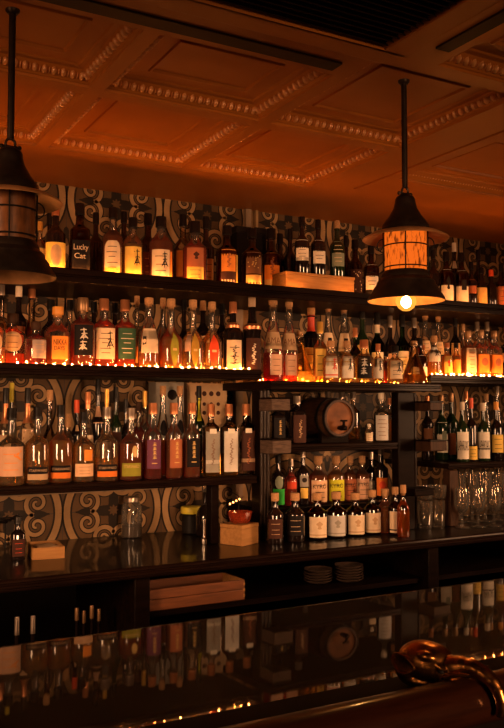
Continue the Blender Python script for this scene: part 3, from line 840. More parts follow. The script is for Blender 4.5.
# ---- top shelf, right end
B('S1R', 446, 252, 15, 'wide', 'b', 'deep', .6, 'black', [lab('white', .03, .66, .90, 'blot', 'ink')], 'dark bottle with big white label and dark blot')
B('S1R', 461, 253, 15, 'wide', 'b', 'deep', .6, 'black', [lab('white', .03, .66, .90, 'square', 'ink')], 'dark bottle with big white label and dark square')
B('S1R', 481, 268, 12, 'slim', 'd', None, 0, 'black', [lab('gold', .03, .50, .95, 'x')], 'dark bottle with plain golden metallic label')
B('S1R', 433, 250, 12, 'tall', 'd', None, 0, 'black', [], 'dark bottle just right of the lit lamp')
B('S1R', 471, 262, 12, 'tall', 'd', None, 0, 'black', [lab('rust', .3, .6, .8, 'x')], 'dark bottle with rust label beside the dark square label')
B('S1R', 491, 270, 12, 'tall', 'd', None, 0, 'red', [], 'dark bottle with reddish cap next to the golden label')
B('S1R', 501, 264, 12, 'tall', 'b', 'deep', .5, 'black', [lab('rust', .1, .5, .8, 'few')], 'brown bottle at the extreme right of the frame')
B('S1R', 454, 243, 11, 'tall', 'd', None, 0, 'white', [lab('cream', .5, .72, .6, 'x')], 'dark bottle with pale cap standing behind the white labels')
B('S1R', 478, 250, 11, 'tall', 'd', None, 0, 'black', [], 'tall black bottle behind the golden label')
# ---- second shelf left, front
B('S2F', -6, 306, 24, 'squat', 'c', 'amber', .3, 'wood', [lab('tan', .2, .55, .7, 'oval+few')], 'clear bottle with oval label cut by the left frame edge')
B('S2F', 13, 314, 26, 'stub', 'c', 'red', .24, 'wood', [lab('tan', .26, .66, .74, 'oval+few')], 'clear round-shouldered bottle with oval tan label, little red liquid')
B('S2F', 36, 322, 22, 'stub', 'c', 'ruby', .46, 'wood', [lab('mauve', .17, .58, .70, 'few', 'tan', .25)], 'small clear bottle with grey-mauve label and wooden stopper')
B('S2F', 58, 307, 26, 'wide', 'c', 'amber', .50, 'orange', [lab('orange', .12, .50, .66, 'top:NIKKA+mid:DAYS', 'ink', .25)], 'amber bottle with orange stopper and orange lettered label')
B('S2F', 83, 298, 25, 'stub', 'c', 'red', .62, 'bronze', [lab('black', .17, .60, .80, 'bigbrush', 'silver')], 'broad red-amber bottle with black label and silver calligraphy')
B('S2F', 104, 299, 22, 'sq', 'c', 'red', .60, 'copper', [lab('cream', .13, .57, .86, 'lines+brush')], 'square red-amber bottle with cream label and copper cap')
B('S2F', 125, 300, 21, 'sq', 'c', 'red', .60, 'copper', [lab('green', .14, .58, .9, 'lines', 'silver')], 'square red-amber bottle with dark green label')
B('S2F', 149, 298, 21, 'slope', 'c', 'amber', .24, 'cork', [lab('cream', .22, .56, .9, 'text:L', 'ink', .1)], 'pale corked bottle with translucent cream label')
B('S2F', 171, 299, 24, 'spire', 'c', 'amber', .46, 'cork', [lab('leafgreen', .04, .52, .36, 'leaf+vein', 'gold', .15)], 'corked bottle with green leaf-shaped label')
B('S2F', 193, 300, 22, 'spire', 'c', 'pale', .3, 'cork', [lab('leafbrown', .04, .52, .38, 'leaf+vein', 'gold', .12), lab('blush', .26, .5, .3, 'x', 'ink', -.6)], 'corked bottle with yellow-brown leaf-shaped label')
B('S2F', 212, 302, 21, 'spire', 'c', 'pale', .4, 'cork', [lab('leafred', .04, .52, .46, 'leaf+vein', 'peach', .15)], 'corked bottle with red leaf-shaped label')
B('S2F', 233, 302, 20, 'tall', 'd', None, 0, 'copper', [lab('cream', .02, .44, .82, 'script+few', 'ink')], 'black bottle with cream label and copper neck collar', collar=('copper', .62, .70))
B('S2F', 252, 297, 19, 'tall', 'd', None, 0, 'tan', [lab('darkbrown', .02, .44, .85, 'script', 'white')], 'black bottle with dark brown label and white script', collar=('copper', .56, .64))
# ---- second shelf left, back
B('S2B', 2, 283, 16, 'spire', 's', 'gold', .3, 'steel', [], 'smoky clear bottle at the left edge with steel cap')
B('S2B', 19, 286, 17, 'tall', 'd', None, 0, 'white', [lab('brown', .2, .5, .8, 'x')], 'dark bottle with white cap behind the oval label')
B('S2B', 32, 286, 20, 'spire', 's', 'amber', .5, 'copper', [], 'smoky spire-necked bottle behind the mauve label')
B('S2B', 51, 300, 18, 'std', 'd', None, 0, 'black', [], 'black bottle behind the orange lettered label')
B('S2B', 70, 300, 15, 'std', 'c', 'gold', .5, 'black', [lab('gold', .12, .52, .9, 'few')], 'golden label bottle between the orange and black labels')
B('S2B', 94, 302, 14, 'std', 'd', None, 0, 'black', [], 'black bottle between the calligraphy and cream labels')
B('S2B', 115, 303, 14, 'std', 'd', None, 0, 'black', [], 'black bottle between the cream and dark green labels')
B('S2B', 137, 296, 15, 'spire', 'c', 'pale', .35, 'cork', [lab('gold', .1, .45, .8, 'x')], 'corked clear bottle right of the dark green label')
B('S2B', 163, 298, 16, 'spire', 'c', 'amber', .4, 'cork', [], 'corked clear bottle left of the green leaf label')
B('S2B', 184, 300, 15, 'spire', 'd', None, 0, 'black', [], 'black bottle between the green and brown leaf labels')
B('S2B', 203, 301, 16, 'tall', 'd', None, 0, 'cork', [lab('cream', .1, .5, .8, 'x')], 'dark corked bottle behind the two leaf labels')
B('S2B', 222, 304, 13, 'std', 'd', None, 0, 'black', [lab('yellow', .04, .2, .8, 'x')], 'dark bottle right of the red leaf label')
# ---- middle jutting shelf
MP = {}
B('MM', 273, 297, 21, 'slope', 'c', 'ruby', .34, 'cork', [lab('tan', .38, .58, .92, 'text:AMA', 'brown'), lab('blush', .08, .32, .62, 'few', 'brown', .3)], 'tall clear corked bottle with two labels over red liquid')
B('MM', 289, 299, 18, 'slope', 'c', 'red', .34, 'cork', [lab('tan', .38, .58, .92, 'text:AMA', 'brown'), lab('blush', .08, .32, .72, 'few', 'brown', .2)], 'second tall clear two-label bottle, left of the conical decanter')
B('MF', 300, 331, 31, 'flask', 's', 'gold', .22, 'bronze', [], 'conical glass decanter on the left end of the shelf', name='conical_decanter', cat='decanter')
B('MF', 414, 341, 28, 'flask', 's', 'gold', .22, 'bronze', [], 'conical glass decanter at the right end of the shelf', name='conical_decanter', cat='decanter')
B('MB', 311, 305, 19, 'std', 'd', None, 0, 'cork', [lab('gold', .1, .45, .9, 'few')], 'dark bottle with red wax neck and cork', foil=('red_wax', .66))
B('MF', 331, 341, 17, 'squat', 'c', 'pale', .50, 'cork', [lab('white', .10, .62, .80, 'brush+foot', 'red')], 'small pale bottle with white label and red line')
B('MF', 347, 341, 15, 'squat', 'c', 'pale', .50, 'cork', [lab('white', .10, .62, .85, 'brush', 'ink')], 'small pale bottle with white calligraphy label')
B('MF', 364, 340, 19, 'squat', 'c', 'pale', .55, 'copper', [lab('black', .10, .62, .85, 'bigbrush', 'silver')], 'small pale bottle with black label and white calligraphy')
B('MF', 378, 344, 11, 'squat', 'c', 'pale', .50, 'copper', [lab('white', .12, .62, .9, 'brush', 'ink')], 'narrow small bottle with white label next to the black label')
B('MM', 386, 352, 10, 'slim', 'c', 'red', .72, 'black', [lab('red', .08, .7, .9, 'x')], 'small red-labelled bottle between two white labels')
B('MF', 395, 346, 16, 'squat', 'c', 'pale', .5, 'black', [lab('cream', .12, .60, .85, 'few+brush', 'ink')], 'small pale bottle with cream label left of the right decanter')
B('MM', 320, 322, 14, 'squat', 'c', 'gold', .6, 'gold', [lab('yellow', .1, .55, .8, 'few')], 'golden bottle with yellow label beside the left decanter')
B('MB', 328, 302, 16, 'slope', 'c', 'pale', .2, 'cork', [lab('cream', .40, .62, .9, 'square', 'ink')], 'tall clear corked bottle with cream and dark label, nearer the red wax')
B('MB', 344, 303, 17, 'slope', 'c', 'pale', .2, 'cork', [lab('cream', .40, .62, .9, 'square', 'ink')], 'tall clear corked bottle with cream and dark label, nearer the green bottles')
B('MB', 362, 306, 15, 'tall', 'G', None, 0, 'black', [lab('gold', .3, .5, .8, 'x')], 'dark green bottle, leftmost of the green group')
B('MB', 377, 313, 15, 'tall', 'g', None, 0, 'black', [lab('white', .12, .45, .85, 'few')], 'green bottle with white label and cream neck band', foil=('cream', .72))
B('MB', 390, 316, 13, 'tall', 'd', None, 0, 'steel', [lab('blush', .12, .45, .85, 'few')], 'dark bottle with pinkish label beneath the lamp bulb')
B('MB', 402, 315, 15, 'tall', 'g', None, 0, 'black', [lab('white', .14, .48, .9, 'few')], 'green bottle with white label under the lamp bulb')
B('MM', 419, 338, 17, 'tall', 'b', None, 0, 'black', [lab('white', .10, .62, .95, 'lines', 'ink')], 'dark bottle with large white label above the right decanter')
B('RB', 414, 318, 13, 'tall', 'd', None, 0, 'steel', [lab('tan', .2, .5, .8, 'x')], 'dark bottle with steel cap behind the right decanter')
B('MM', 355, 328, 12, 'tall', 'g', None, 0, 'copper', [lab('gold', .1, .4, .8, 'x')], 'green bottle with copper cap behind the black label')
# ---- right second shelf
B('RF', 434, 336, 14, 'squat', 'c', 'gold', .5, 'cork', [lab('white', .36, .72, .90, 'brush', 'ink')], 'golden bottle with square white calligraphy label')
B('RF', 447, 343, 11, 'slim', 'c', 'amber', .6, 'copper', [lab('yellow', .1, .6, .8, 'blot', 'red')], 'slim amber bottle with yellow label and red mark')
B('RF', 456, 343, 10, 'slim', 'c', 'gold', .6, 'black', [lab('orange', .1, .5, .8, 'x')], 'slim golden bottle with small orange label')
B('RF', 468, 331, 14, 'sq', 'c', 'amber', .66, 'bronze', [lab('cream', .10, .62, .85, 'lines', 'rust')], 'square amber bottle with cream label by the brightest string light')
B('RF', 481, 330, 14, 'sq', 'k', 'amber', .50, 'bronze', [lab('orange', .1, .48, .9, 'circle', 'rust')], 'square amber decanter bottle with orange label, left of its twin')
B('RF', 494, 331, 14, 'sq', 'k', 'amber', .50, 'bronze', [lab('orange', .1, .48, .9, 'circle', 'rust')], 'square amber decanter bottle with orange label, right of its twin')
B('RF', 507, 326, 14, 'std', 'd', None, 0, 'red', [lab('cream', .3, .6, .9, 'few')], 'dark bottle with red cap cut by the right frame edge')
B('RF', 423, 345, 9, 'slim', 'c', 'amber', .5, 'copper', [lab('yellow', .1, .5, .8, 'x')], 'slim amber bottle just right of the conical decanter')
B('RB', 425, 312, 14, 'slope', 'c', 'pale', .4, 'cork', [lab('cream', .36, .56, .9, 'few')], 'corked clear bottle with cream label, tallest at the left')
B('RB', 438, 314, 13, 'slope', 'c', 'pale', .4, 'cork', [lab('cream', .36, .56, .9, 'few')], 'corked clear bottle with cream label above the calligraphy one')
B('RB', 455, 316, 12, 'tall', 'd', None, 0, 'black', [lab('tan', .36, .56, .8, 'x')], 'dark bottle with black cap and tan label')
B('RB', 477, 322, 11, 'std', 'c', 'amber', .5, 'steel', [], 'amber bottle with steel cap behind the decanter twins, left')
B('RB', 487, 322, 11, 'std', 'c', 'amber', .5, 'steel', [], 'amber bottle with steel cap behind the decanter twins, right')
B('RB', 463, 324, 10, 'std', 'c', 'amber', .5, 'bronze', [], 'amber bottle with bronze stopper behind the square cream label')
# ---- third shelf left, front
B('S3F', 12, 408, 27, 'long', 'c', 'pale', .16, 'black', [lab('blush', .12, .50, .96, 'few+arrow', 'orange')], 'clear bottle with blush label and orange arrow mark')
B('S3F', 38, 407, 24, 'long', 'c', 'pale', .5, 'black', [lab('black', .135, .225, .92, 'text:STARWARD', 'tan'), lab('tan', .06, .135, .92, 'x')], 'clear bottle with black strip over beige strip')
B('S3F', 61, 405, 24, 'long', 'c', 'gold', .55, 'black', [lab('black', .135, .225, .92, 'text:STARWARD', 'tan'), lab('deep_orange', .06, .135, .92, 'x')], 'golden bottle with black strip over orange strip, left of two')
B('S3F', 84, 412, 22, 'long', 'c', 'pale', .52, 'black', [lab('peach', .08, .26, .92, 'few', 'brown'), lab('orange', .3, .46, .4, 'x', 'ink', .35)], 'pale bottle with short peach label and orange patch')
B('S3F', 107, 407, 24, 'long', 'c', 'pale', .30, 'steel', [lab('black', .135, .225, .92, 'text:STARWARD', 'tan'), lab('deep_orange', .06, .135, .92, 'x')], 'clear bottle with black strip over orange strip, right of two')
B('S3F', 131, 408, 23, 'long', 'c', 'deep', .5, 'steel', [lab('leafgreen', .06, .24, .92, 'top:STARWARD', 'gold'), lab('gold', .32, .48, .26, 'oval', 'ink', .25)], 'clear bottle with olive label and gold medallion')
B('S3F', 153, 403, 18, 'slim', 'c', 'ruby', .50, 'copper', [lab('purple', .14, .52, .85, 'vbrush', 'gold', .2)], 'ruby bottle with purple label and gold script')
B('S3F', 174, 403, 17, 'slim', 'c', 'deep', .50, 'copper', [lab('rust', .14, .52, .85, 'vbrush', 'gold', .2)], 'dark amber bottle with brown label and gold script')
B('S3F', 192, 403, 17, 'slim', 'c', 'deep', .50, 'copper', [lab('black', .14, .52, .85, 'vbrush', 'gold', .2)], 'dark amber bottle with black label and gold script')
for px, nm, mt in ((211, 'left', 'grey'), (229, 'middle', 'silver'), (246, 'right', 'darkbrown')):
    B('S3F', px, 404, 17, 'box', 's', 'pale' if px < 240 else None, .3, 'copper',
      [lab(mt, .06, .62, .80, 'script', 'brown' if px < 240 else 'rust'), lab('white', .59, .655, .40, 'x'), lab('silver' if px < 235 else 'tan', .18, .23, .78, 'x')],
      'flat square bottle with pale patch and copper cap, %s of three' % nm)
# ---- third shelf left, back
B('S3B', 6, 388, 15, 'tall', 'c', 'pale', .5, 'black', [lab('tan', .2, .5, .8, 'few')], 'clear bottle with copper neck at the left edge', foil=('copper', .62))
B('S3B', 28, 388, 15, 'tall', 'c', 'pale', .5, 'black', [lab('tan', .3, .56, .8, 'stars', 'brown')], 'clear bottle with copper neck above the beige strip', foil=('copper', .62))
B('S3B', 12, 383, 11, 'tall', 'G', None, 0, 'yellow', [], 'dark green bottle with yellow capsule', foil=('yellow', .8))
B('S3B', 50, 390, 17, 'spire', 's', 'pale', .2, 'cork', [], 'smoky spire-necked bottle with cork')
B('S3B', 68, 414, 14, 'stub', 'c', 'gold', .5, 'cork', [lab('tan', .15, .6, .8, 'x')], 'small corked bottle right of the golden bottle')
B('S3B', 77, 400, 13, 'wine' if 'wine' in SH else 'tall', 'd', None, 0, 'red', [lab('tan', .6, .68, .36, 'x')], 'dark wine bottle behind the peach label')
B('S3B', 88, 392, 14, 'slope', 'c', 'amber', .4, 'copper', [lab('cream', .3, .5, .8, 'few')], 'bottle with pinkish copper neck behind the peach label', foil=('copper', .8))
B('S3B', 98, 379, 13, 'tall', 'd', None, 0, 'black', [lab('blush', .55, .72, .9, 'x')], 'tall black bottle reaching nearly to the shelf above')
B('S3B', 107, 389, 12, 'long', 'c', 'gold', .5, 'gold', [lab('tan', .15, .5, .8, 'few')], 'bottle with long gold capsule left of the black one', foil=('gold', .72))
B('S3B', 116, 387, 13, 'tall', 'G', None, 0, 'black', [lab('darkbrown', .2, .5, .8, 'x')], 'slim dark green wine bottle')
B('S3B', 126, 399, 11, 'tall', 'd', None, 0, 'black', [lab('cream', .74, .8, .36, 'x')], 'dark bottle with pale neck ring behind the olive label')
B('S3B', 139, 402, 14, 'std', 'c', 'ruby', .62, 'wood', [], 'ruby liquid bottle left of the purple label')
B('S3B', 145, 391, 12, 'tall', 'c', 'red', .5, 'gold', [], 'bottle with bright gold cap behind the ruby liquid', foil=('gold', .8))
B('S3B', 163, 386, 15, 'slope', 'c', 'amber', .4, 'cork', [lab('black', .44, .62, .6, 'oval')], 'corked bottle with black oval seal, left of two')
B('S3B', 180, 386, 15, 'slope', 'c', 'amber', .4, 'cork', [lab('black', .44, .62, .6, 'oval')], 'corked bottle with black oval seal, right of two')
B('S3B', 199, 386, 13, 'tall', 'G', None, 0, 'black', [lab('lime', .6, .86, .42, 'x')], 'green bottle with yellow-green neck label')
# ---- around the cask
B('CK', 277, 402, 15, 'box', 'd', None, 0, 'black', [lab('black', .02, .62, .85, 'vbrush', 'gold')], 'black bottle with column of gold marks left of the cask')
B('CK', 297, 396, 16, 'box', 'd', None, 0, 'steel', [lab('darkbrown', .02, .6, .85, 'script', 'tan')], 'tall dark square bottle touching the cask on its left')
B('CK', 381, 393, 15, 'std', 'c', 'pale', .2, 'white', [lab('paleblue', .03, .54, .95, 'lines', 'brown')], 'clear bottle with long pale label right of the cask')
B('CK', 369, 424, 8, 'squat', 'c', 'pale', .4, 'white', [lab('cream', .05, .5, .9, 'few')], 'tiny bottle with cream label at the foot of the cask')
B('CK', 390, 398, 11, 'std', 'c', 'amber', .5, 'copper', [], 'amber bottle with copper cap squeezed against the black post')
for px, t in ((312, 396), (328, 392), (342, 391), (353, 392)):
    B('CKB', px, t, 13, 'std', 's', 'pale', .3, 'steel', [], 'smoky clear bottle behind the cask')
# ---- low riser
B('KY', 278, 455, 14, 'std', 'd', None, 0, 'black', [lab('bright_green', .04, .34, .95, 'x'), lab('greygreen', .34, .60, .6, 'oval')], 'dark bottle with bright green label')
B('KY', 291, 459, 12, 'std', 'c', 'red', .7, 'steel', [lab('red', .36, .66, .9, 'x')], 'bottle with red label next to the bright green label')
B('KY', 303, 448, 13, 'tall', 'd', None, 0, 'steel', [lab('grey', .32, .52, .7, 'circle', 'ink'), lab('yellow', .12, .3, .6, 'x')], 'dark bottle with small grey and yellow labels')
for px, mt, nm, w in ((318, 'peach', 'peach', 19), (336, 'lime', 'lime yellow', 18), (350, 'rust', 'rust brown', 14), (362, 'blush', 'blush', 15)):
    B('KY', px, 456, w, 'squat', 'c', 'deep' if mt != 'lime' else 'gold', .6, 'cork', [lab(mt, .05, .50, .96, 'top:KYR\u00d6+few', 'ink')], 'corked bottle with bold-lettered %s label' % nm)
B('KY', 381, 447, 14, 'std', 'd', None, 0, 'steel', [lab('deep_orange', .08, .42, .9, 'circle', 'red')], 'dark bottle with glowing orange-red label')
B('KY', 371, 452, 11, 'std', 'b', 'deep', .5, 'steel', [lab('white', .1, .4, .8, 'oval')], 'brown bottle with white oval label beside the orange-red one')
# ---- squat bottles on the counter
B('SQ', 275, 493, 17, 'squat', 'd', None, 0, 'cork', [lab('darkbrown', .12, .5, .9, 'few', 'tan')], 'dark corked bottle beside the fluted pilaster, leftmost of the row')
B('SQ', 295, 493, 20, 'squat', 'd', None, 0, 'cork', [lab('black', .14, .55, .92, 'few', 'tan')], 'dark squat corked bottle with black label')
for px, t, w, dd in ((317, 493, 21, 'leftmost'), (336, 492, 21, 'second'), (355, 493, 20, 'third'), (372, 490, 18, 'fourth')):
    B('SQ', px, t, w, 'squat', 'b', 'deep', .6, 'cork', [lab('cream' if px != 336 else 'paleblue', .06, .50, .94, 'blot+foot', 'tan' if px != 336 else 'grey'), lab('ink', .105, .125, .95, 'x')],
      'squat corked brown bottle with pale label, %s with pale label' % dd)
B('SQ', 385, 489, 18, 'squat', 'c', 'amber', .55, 'cork', [], 'squat corked amber bottle without label')
B('SQ', 395, 487, 14, 'squat', 'b', 'deep', .55, 'cork', [lab('cream', .06, .5, .94, 'foot', 'ink')], 'squat corked bottle with cream label, near the black post')
B('SQ', 403, 485, 13, 'squat', 's', 'amber', .5, 'cork', [], 'smoky corked bottle against the black post, rightmost of the row')
# ---- right lower shelf
B('R3F', 462, 402, 13, 'tall', 'G', None, 0, 'cream', [lab('white', .05, .50, 1.0, 'text:LAPHROAIG', 'ink')], 'green bottle with cream cap and tall white lettered label, left of its twin')
B('R3F', 471, 398, 11, 'tall', 'd', None, 0, 'red', [lab('yellow', .03, .24, 1.0, 'few')], 'dark bottle with red cap and low yellow label')
B('R3F', 483, 403, 13, 'tall', 'G', None, 0, 'cream', [lab('white', .05, .50, 1.0, 'text:LAPHROAIG+midline', 'ink')], 'green bottle with cream cap and lettered label, right of its twin')
B('R3F', 496, 402, 13, 'tall', 'd', None, 0, 'orange', [lab('yellow', .14, .44, 1.0, 'few')], 'dark bottle with orange cap and yellow label')
B('R3F', 508, 398, 12, 'tall', 'd', None, 0, 'black', [lab('cream', .1, .6, 1.0, 'few')], 'dark bottle cut by the right frame edge')
B('R3B', 441, 395, 14, 'tall', 'G', None, 0, 'bronze', [lab('white', .12, .58, .85, 'square', 'greygreen')], 'green bottle with tall pale label behind the corbel block')
B('R3B', 427, 396, 12, 'std', 'd', None, 0, 'copper', [lab('brown', .2, .5, .8, 'x')], 'dark bottle with copper cap behind the upper corbel block')
B('R3B', 451, 393, 14, 'tall', 'G', None, 0, 'bronze', [lab('rust', .08, .40, .9, 'x')], 'green bottle with rust orange label')
B('R3B', 466, 391, 10, 'slope', 'c', 'amber', .3, 'copper', [], 'clear bottle with copper cap behind the lettered twins')
B('R3B', 486, 394, 11, 'slope', 'c', 'pale', .3, 'cork', [], 'clear corked bottle in the back')
B('R3B', 497, 386, 11, 'slope', 'c', 'pale', .3, 'steel', [], 'tall clear bottle behind the orange cap')
# ---- counter odds
B('CT', 18, 517, 15, 'sq', 'd', None, 0, 'black', [lab('darkbrown', .1, .5, .8, 'few', 'red')], 'dark square bottle left of the open wooden box', hmax=.2)
for px, t in ((266, 524), (278, 526)):
    B('CT', px, t, 10, 'mini', 'd', None, 0, 'black', [lab('black', .15, .5, .8, 'circle', 'grey')], 'tiny black bottle by the fluted pilaster, %s of two' % ('left' if px < 270 else 'right'), hmax=.12)
for px, t in ((413, 507), (421, 504)):
    B('CT', px, t, 9, 'mini', 'd', None, 0, 'black', [], 'tiny dark bottle by the glass pitchers, %s of two' % ('left' if px < 417 else 'right'), hmax=.14)
for px, t in ((17, 617), (33, 616)):
    B('UL', px, t, 12, 'tall', 'd', None, 0, 'steel', [], 'dark bottle low in the cabinet, %s of two' % ('left' if px < 25 else 'right'))
for k, (px, t) in enumerate(((77, 608), (84, 611), (92, 606), (99, 609))):
    B('UL', px, t, 8, 'slim', 'd', None, 0, 'bronze', [], 'dark bottle with shiny pourer cap, %s of the four low in the cabinet' % ('leftmost', 'second', 'third', 'rightmost')[k])

# unique wording: what it looks like, then where it stands counted along its row
ORD = ['first', 'second', 'third', 'fourth', 'fifth', 'sixth', 'seventh', 'eighth', 'ninth', 'tenth', 'eleventh', 'twelfth', 'thirteenth', 'fourteenth', 'fifteenth']
rows = {}
for z, px, o, desc, where in REG: rows.setdefault(z, []).append((px, o, desc, where))
for z, l in rows.items():
    l.sort(key=lambda t: t[0])
    for i, (px, o, desc, where) in enumerate(l):
        nd = len(desc.split()); nw = len(where.split())
        full = desc+', '+where
        if z in ('CKB',): full = ORD[i]+' from left of the smoky clear bottles behind the cask'
        if len(full.split()) > 16: full = desc
        o['label'] = full

# ------------------------------------------------------------------ boxes and odds on the shelves
r = thing('wooden_box', (2.145, 3.24, ZS1+.0005), 'long pale wooden box on the top shelf carrying three dark bottles', 'box')
bx('box_body', 'pine', -.195, .185, -.055, .06, 0, .078, r, bevel=.002)
bx('lid', 'pine', -.198, .188, -.058, .063, .0785, .0915, r, bevel=.002)
for dx in (-.10, .10):
    bx('latch', 'brass', dx-.012, dx+.012, -.0605, -.0553, .004, .020, r, bevel=.001)
for (px, top, w, lb) in ((240, 228, 16, 'black tall gift box behind the orange-labelled bottles, left one'), (258, 229, 12, 'black tall gift box behind the orange-labelled bottles, right one')):
    X, Y, Zt = atY(px, top, 3.46); W = w/2*4.0/F
    t = thing('gift_box', (X, Y, ZS1+.0005), lb, 'box', 'black gift boxes on the top shelf')
    bx('carton', 'black', -W, W, -W, W, 0, Zt-ZS1-.03, t, bevel=.001)
    bx('lid', 'black_cap', -W-.001, W+.001, -W-.001, W+.001, Zt-ZS1-.0295, Zt-ZS1, t, bevel=.001)
# cartons at the back of the third shelf
def carton(px0, px1, top, Y, d, mat, ink, label, dots):
    a = atY(px0, top, Y); b = atY(px1, top, Y)
    t = thing('presentation_box', ((a[0]+b[0])/2, Y, ZS3+.0005), label, 'box')
    w = (b[0]-a[0])/2; h = a[2]-ZS3
    bx('carton', mat, -w, w, 0, d, 0, h, t, bevel=.002)
    m = MB()
    for (cx, cz, rr) in dots:
        m.lathe([(0, 0), (rr, 0), (rr, .0008), (0, .0008)], 14)
        n = 14*4
        for i in range(len(m.v)-n, len(m.v)):
            x, y, z = m.v[i]; m.v[i] = (x+cx*w, -z-.0004, y+cz*h)
    m.build('printed_marks', ink, t, smooth=0)
carton(187, 227, 383, 3.50, .06, 'tan', 'darkbrown', 'tan presentation box with rows of dark marks behind the third shelf bottles',
       [(x, z, r_) for z, r_ in ((.88, .012), (.76, .009), (.66, .010)) for x in (-.5, -.15, .2, .55)])
carton(156, 184, 382, 3.47, .09, 'grey', 'ink', 'grey carton with a round black mark behind the third shelf bottles', [(.15, .86, .024), (.15, .62, .01)])
# cask
r = thing('cask', (2.205, 3.13, ZT+.0005), 'small dark oak cask with copper-toned head and wooden tap', 'cask')
CZ = .113; L = .29
def caskR(u): return .083+.014*math.sin(PI*u)
m = MB(); prof = [(caskR(k/14), k/14*L) for k in range(15)]
def ylathe(mb, prof, seg, cz, y0=0, mi=0, caps=True):
    n0 = len(mb.v); mb.lathe(prof, seg, mi=mi, caps=caps)
    for i in range(n0, len(mb.v)):
        x, y, z = mb.v[i]; mb.v[i] = (x, y0+z, cz-y)
    return mb
m = MB(); ylathe(m, [(.074, .012), (.074, 0), (.083, 0)]+prof[1:]+[(.07, L), (.07, L-.01)], 32, CZ)
m.build('staves', 'cask_stave' if 'cask_stave' in M else 'dark_wood', r, smooth=40)
ylathe(MB(), [(0, .010), (.0745, .010), (.0745, .016), (0, .016)], 32, CZ).build('head', 'cask_head' if 'cask_head' in M else 'cedar', r, smooth=30)
for u in (.03, .20, .80, .96):
    ylathe(MB(), [(caskR(u)+.0005, u*L-.009), (caskR(u)+.003, u*L-.009), (caskR(u+.02)+.003, u*L+.009), (caskR(u)+.0005, u*L+.009)], 32, CZ, caps=False).build('hoop', 'black_iron', r, smooth=30)
m = MB(); ylathe(m, [(.006, -.045), (.012, -.04), (.012, -.01), (.009, .012)], 12, CZ-.045); m.box(-.005, .005, -.034, -.024, CZ-.04, CZ-.015); m.box(-.016, .016, -.036, -.022, CZ-.016, CZ-.008)
m.build('tap', 'dark_wood', r, bevel=.001)
m = MB()
for yy in (.04, .22):
    m.add([(-.075, yy, 0), (.075, yy, 0), (.075, yy, .045), (.03, yy, .020), (-.03, yy, .020), (-.075, yy, .045), (-.075, yy+.025, 0), (.075, yy+.025, 0), (.075, yy+.025, .045), (.03, yy+.025, .020), (-.03, yy+.025, .020), (-.075, yy+.025, .045)],
          [(0, 1, 2, 3, 4, 5), (11, 10, 9, 8, 7, 6), (0, 6, 7, 1), (1, 7, 8, 2), (2, 8, 9, 3), (3, 9, 10, 4), (4, 10, 11, 5), (5, 11, 6, 0)])
m.build('cradle', 'dark_wood', r, smooth=0)

# ------------------------------------------------------------------ things on the counter, left bay
r = thing('open_box', (.885, 3.24, ZCT+.0005), 'small open wooden box on the tiled stretch of the counter, at left', 'box', rot=-.12)
w, d, h = .060, .085, .044
bx('front_wall', 'pine', -w, w, -d, -d+.008, 0, h, r); bx('rear_wall', 'pine', -w, w, d-.008, d, 0, h, r)
bx('side_wall', 'pine', -w, -w+.008, -d+.0082, d-.0082, 0, h, r); bx('side_wall', 'pine', w-.008, w, -d+.0082, d-.0082, 0, h, r)
bx('bottom', 'pine', -w+.0082, w-.0082, -d+.0082, d-.0082, 0, .006, r)
for k in range(5):
    o = bx('coaster', ('tan', 'rust', 'cream', 'brown', 'tan')[k], -.035, .035, -.045, .045, 0, .006, None, (.885+.004*math.sin(k*2), 3.24+.004*math.cos(k*3), ZCT+.0075+.0065*k), rot=.1*k-.3)
    tag(o, 'square card lying in the small open wooden box, %s of its stack' % ('lowest', 'second from bottom', 'middle', 'second from top', 'topmost')[k], 'card', 'cards in the open wooden box')
# wire rack
r = thing('wire_rack', (.66, 3.36, ZCT+.0005), 'black wire rack leaning behind the open wooden box at left', 'rack')
m = MB()
for x in (-.13, .13):
    m.tube([(x, -.08, 0), (x, -.08, .16), (x, .14, .10), (x, .14, 0)], .004, 6)
for k in range(4): m.tube([(-.13, -.08+.06*k, .15-.014*k), (.13, -.08+.06*k, .15-.014*k)], .003, 6)
m.build('frame', 'black_iron', r)
m = MB()
for k in range(9): m.tube([(-.12+.03*k, -.08, .158), (-.12+.03*k, .14, .098)], .002, 5)
m.build('wire_shelf', 'black_iron', r)
# jar
r = thing('glass_jar', (1.345, 3.515, ZCT+.0005), 'tall glass jar with metal lid in front of the tiles, dark filling', 'jar')
MB().lathe([(.036, 0), (.043, .004), (.045, .015), (.045, .125), (.042, .142), (.034, .154), (.034, .170)], 24).build('glass_body', 'jar_glass', r)
MB().lathe([(0, .004), (.041, .006), (.042, .018), (.042, .052), (0, .054)], 24).build('filling', 'jar_filling', r)
MB().lathe([(.0365, .158), (.0365, .176), (.034, .179), (0, .179)], 24).build('lid', 'steel_cap', r)
# dark canister with yellow tag
r = thing('canister', (1.632, 3.50, ZCT+.0005), 'dark canister with a bright yellow top beside the slim post', 'canister')
MB().lathe([(.040, 0), (.045, .006), (.045, .085), (.040, .09)], 24).build('tin_body', 'black_iron', r)
MB().lathe([(.049, .091), (.051, .096), (.051, .116), (.048, .121), (0, .122)], 28).build('lid', 'yellow_cap', r)
# bottle stopper / slim metal muddler standing
r = thing('muddler', (1.535, 3.17, ZCT+.0005), 'slim dark metal muddler standing upright left of the slim post', 'bar tool')
MB().lathe([(.012, 0), (.013, .004), (.013, .025), (.007, .032), (.006, .085), (.009, .10), (.009, .108), (0, .112)], 16).build('shaft', 'steel', r)
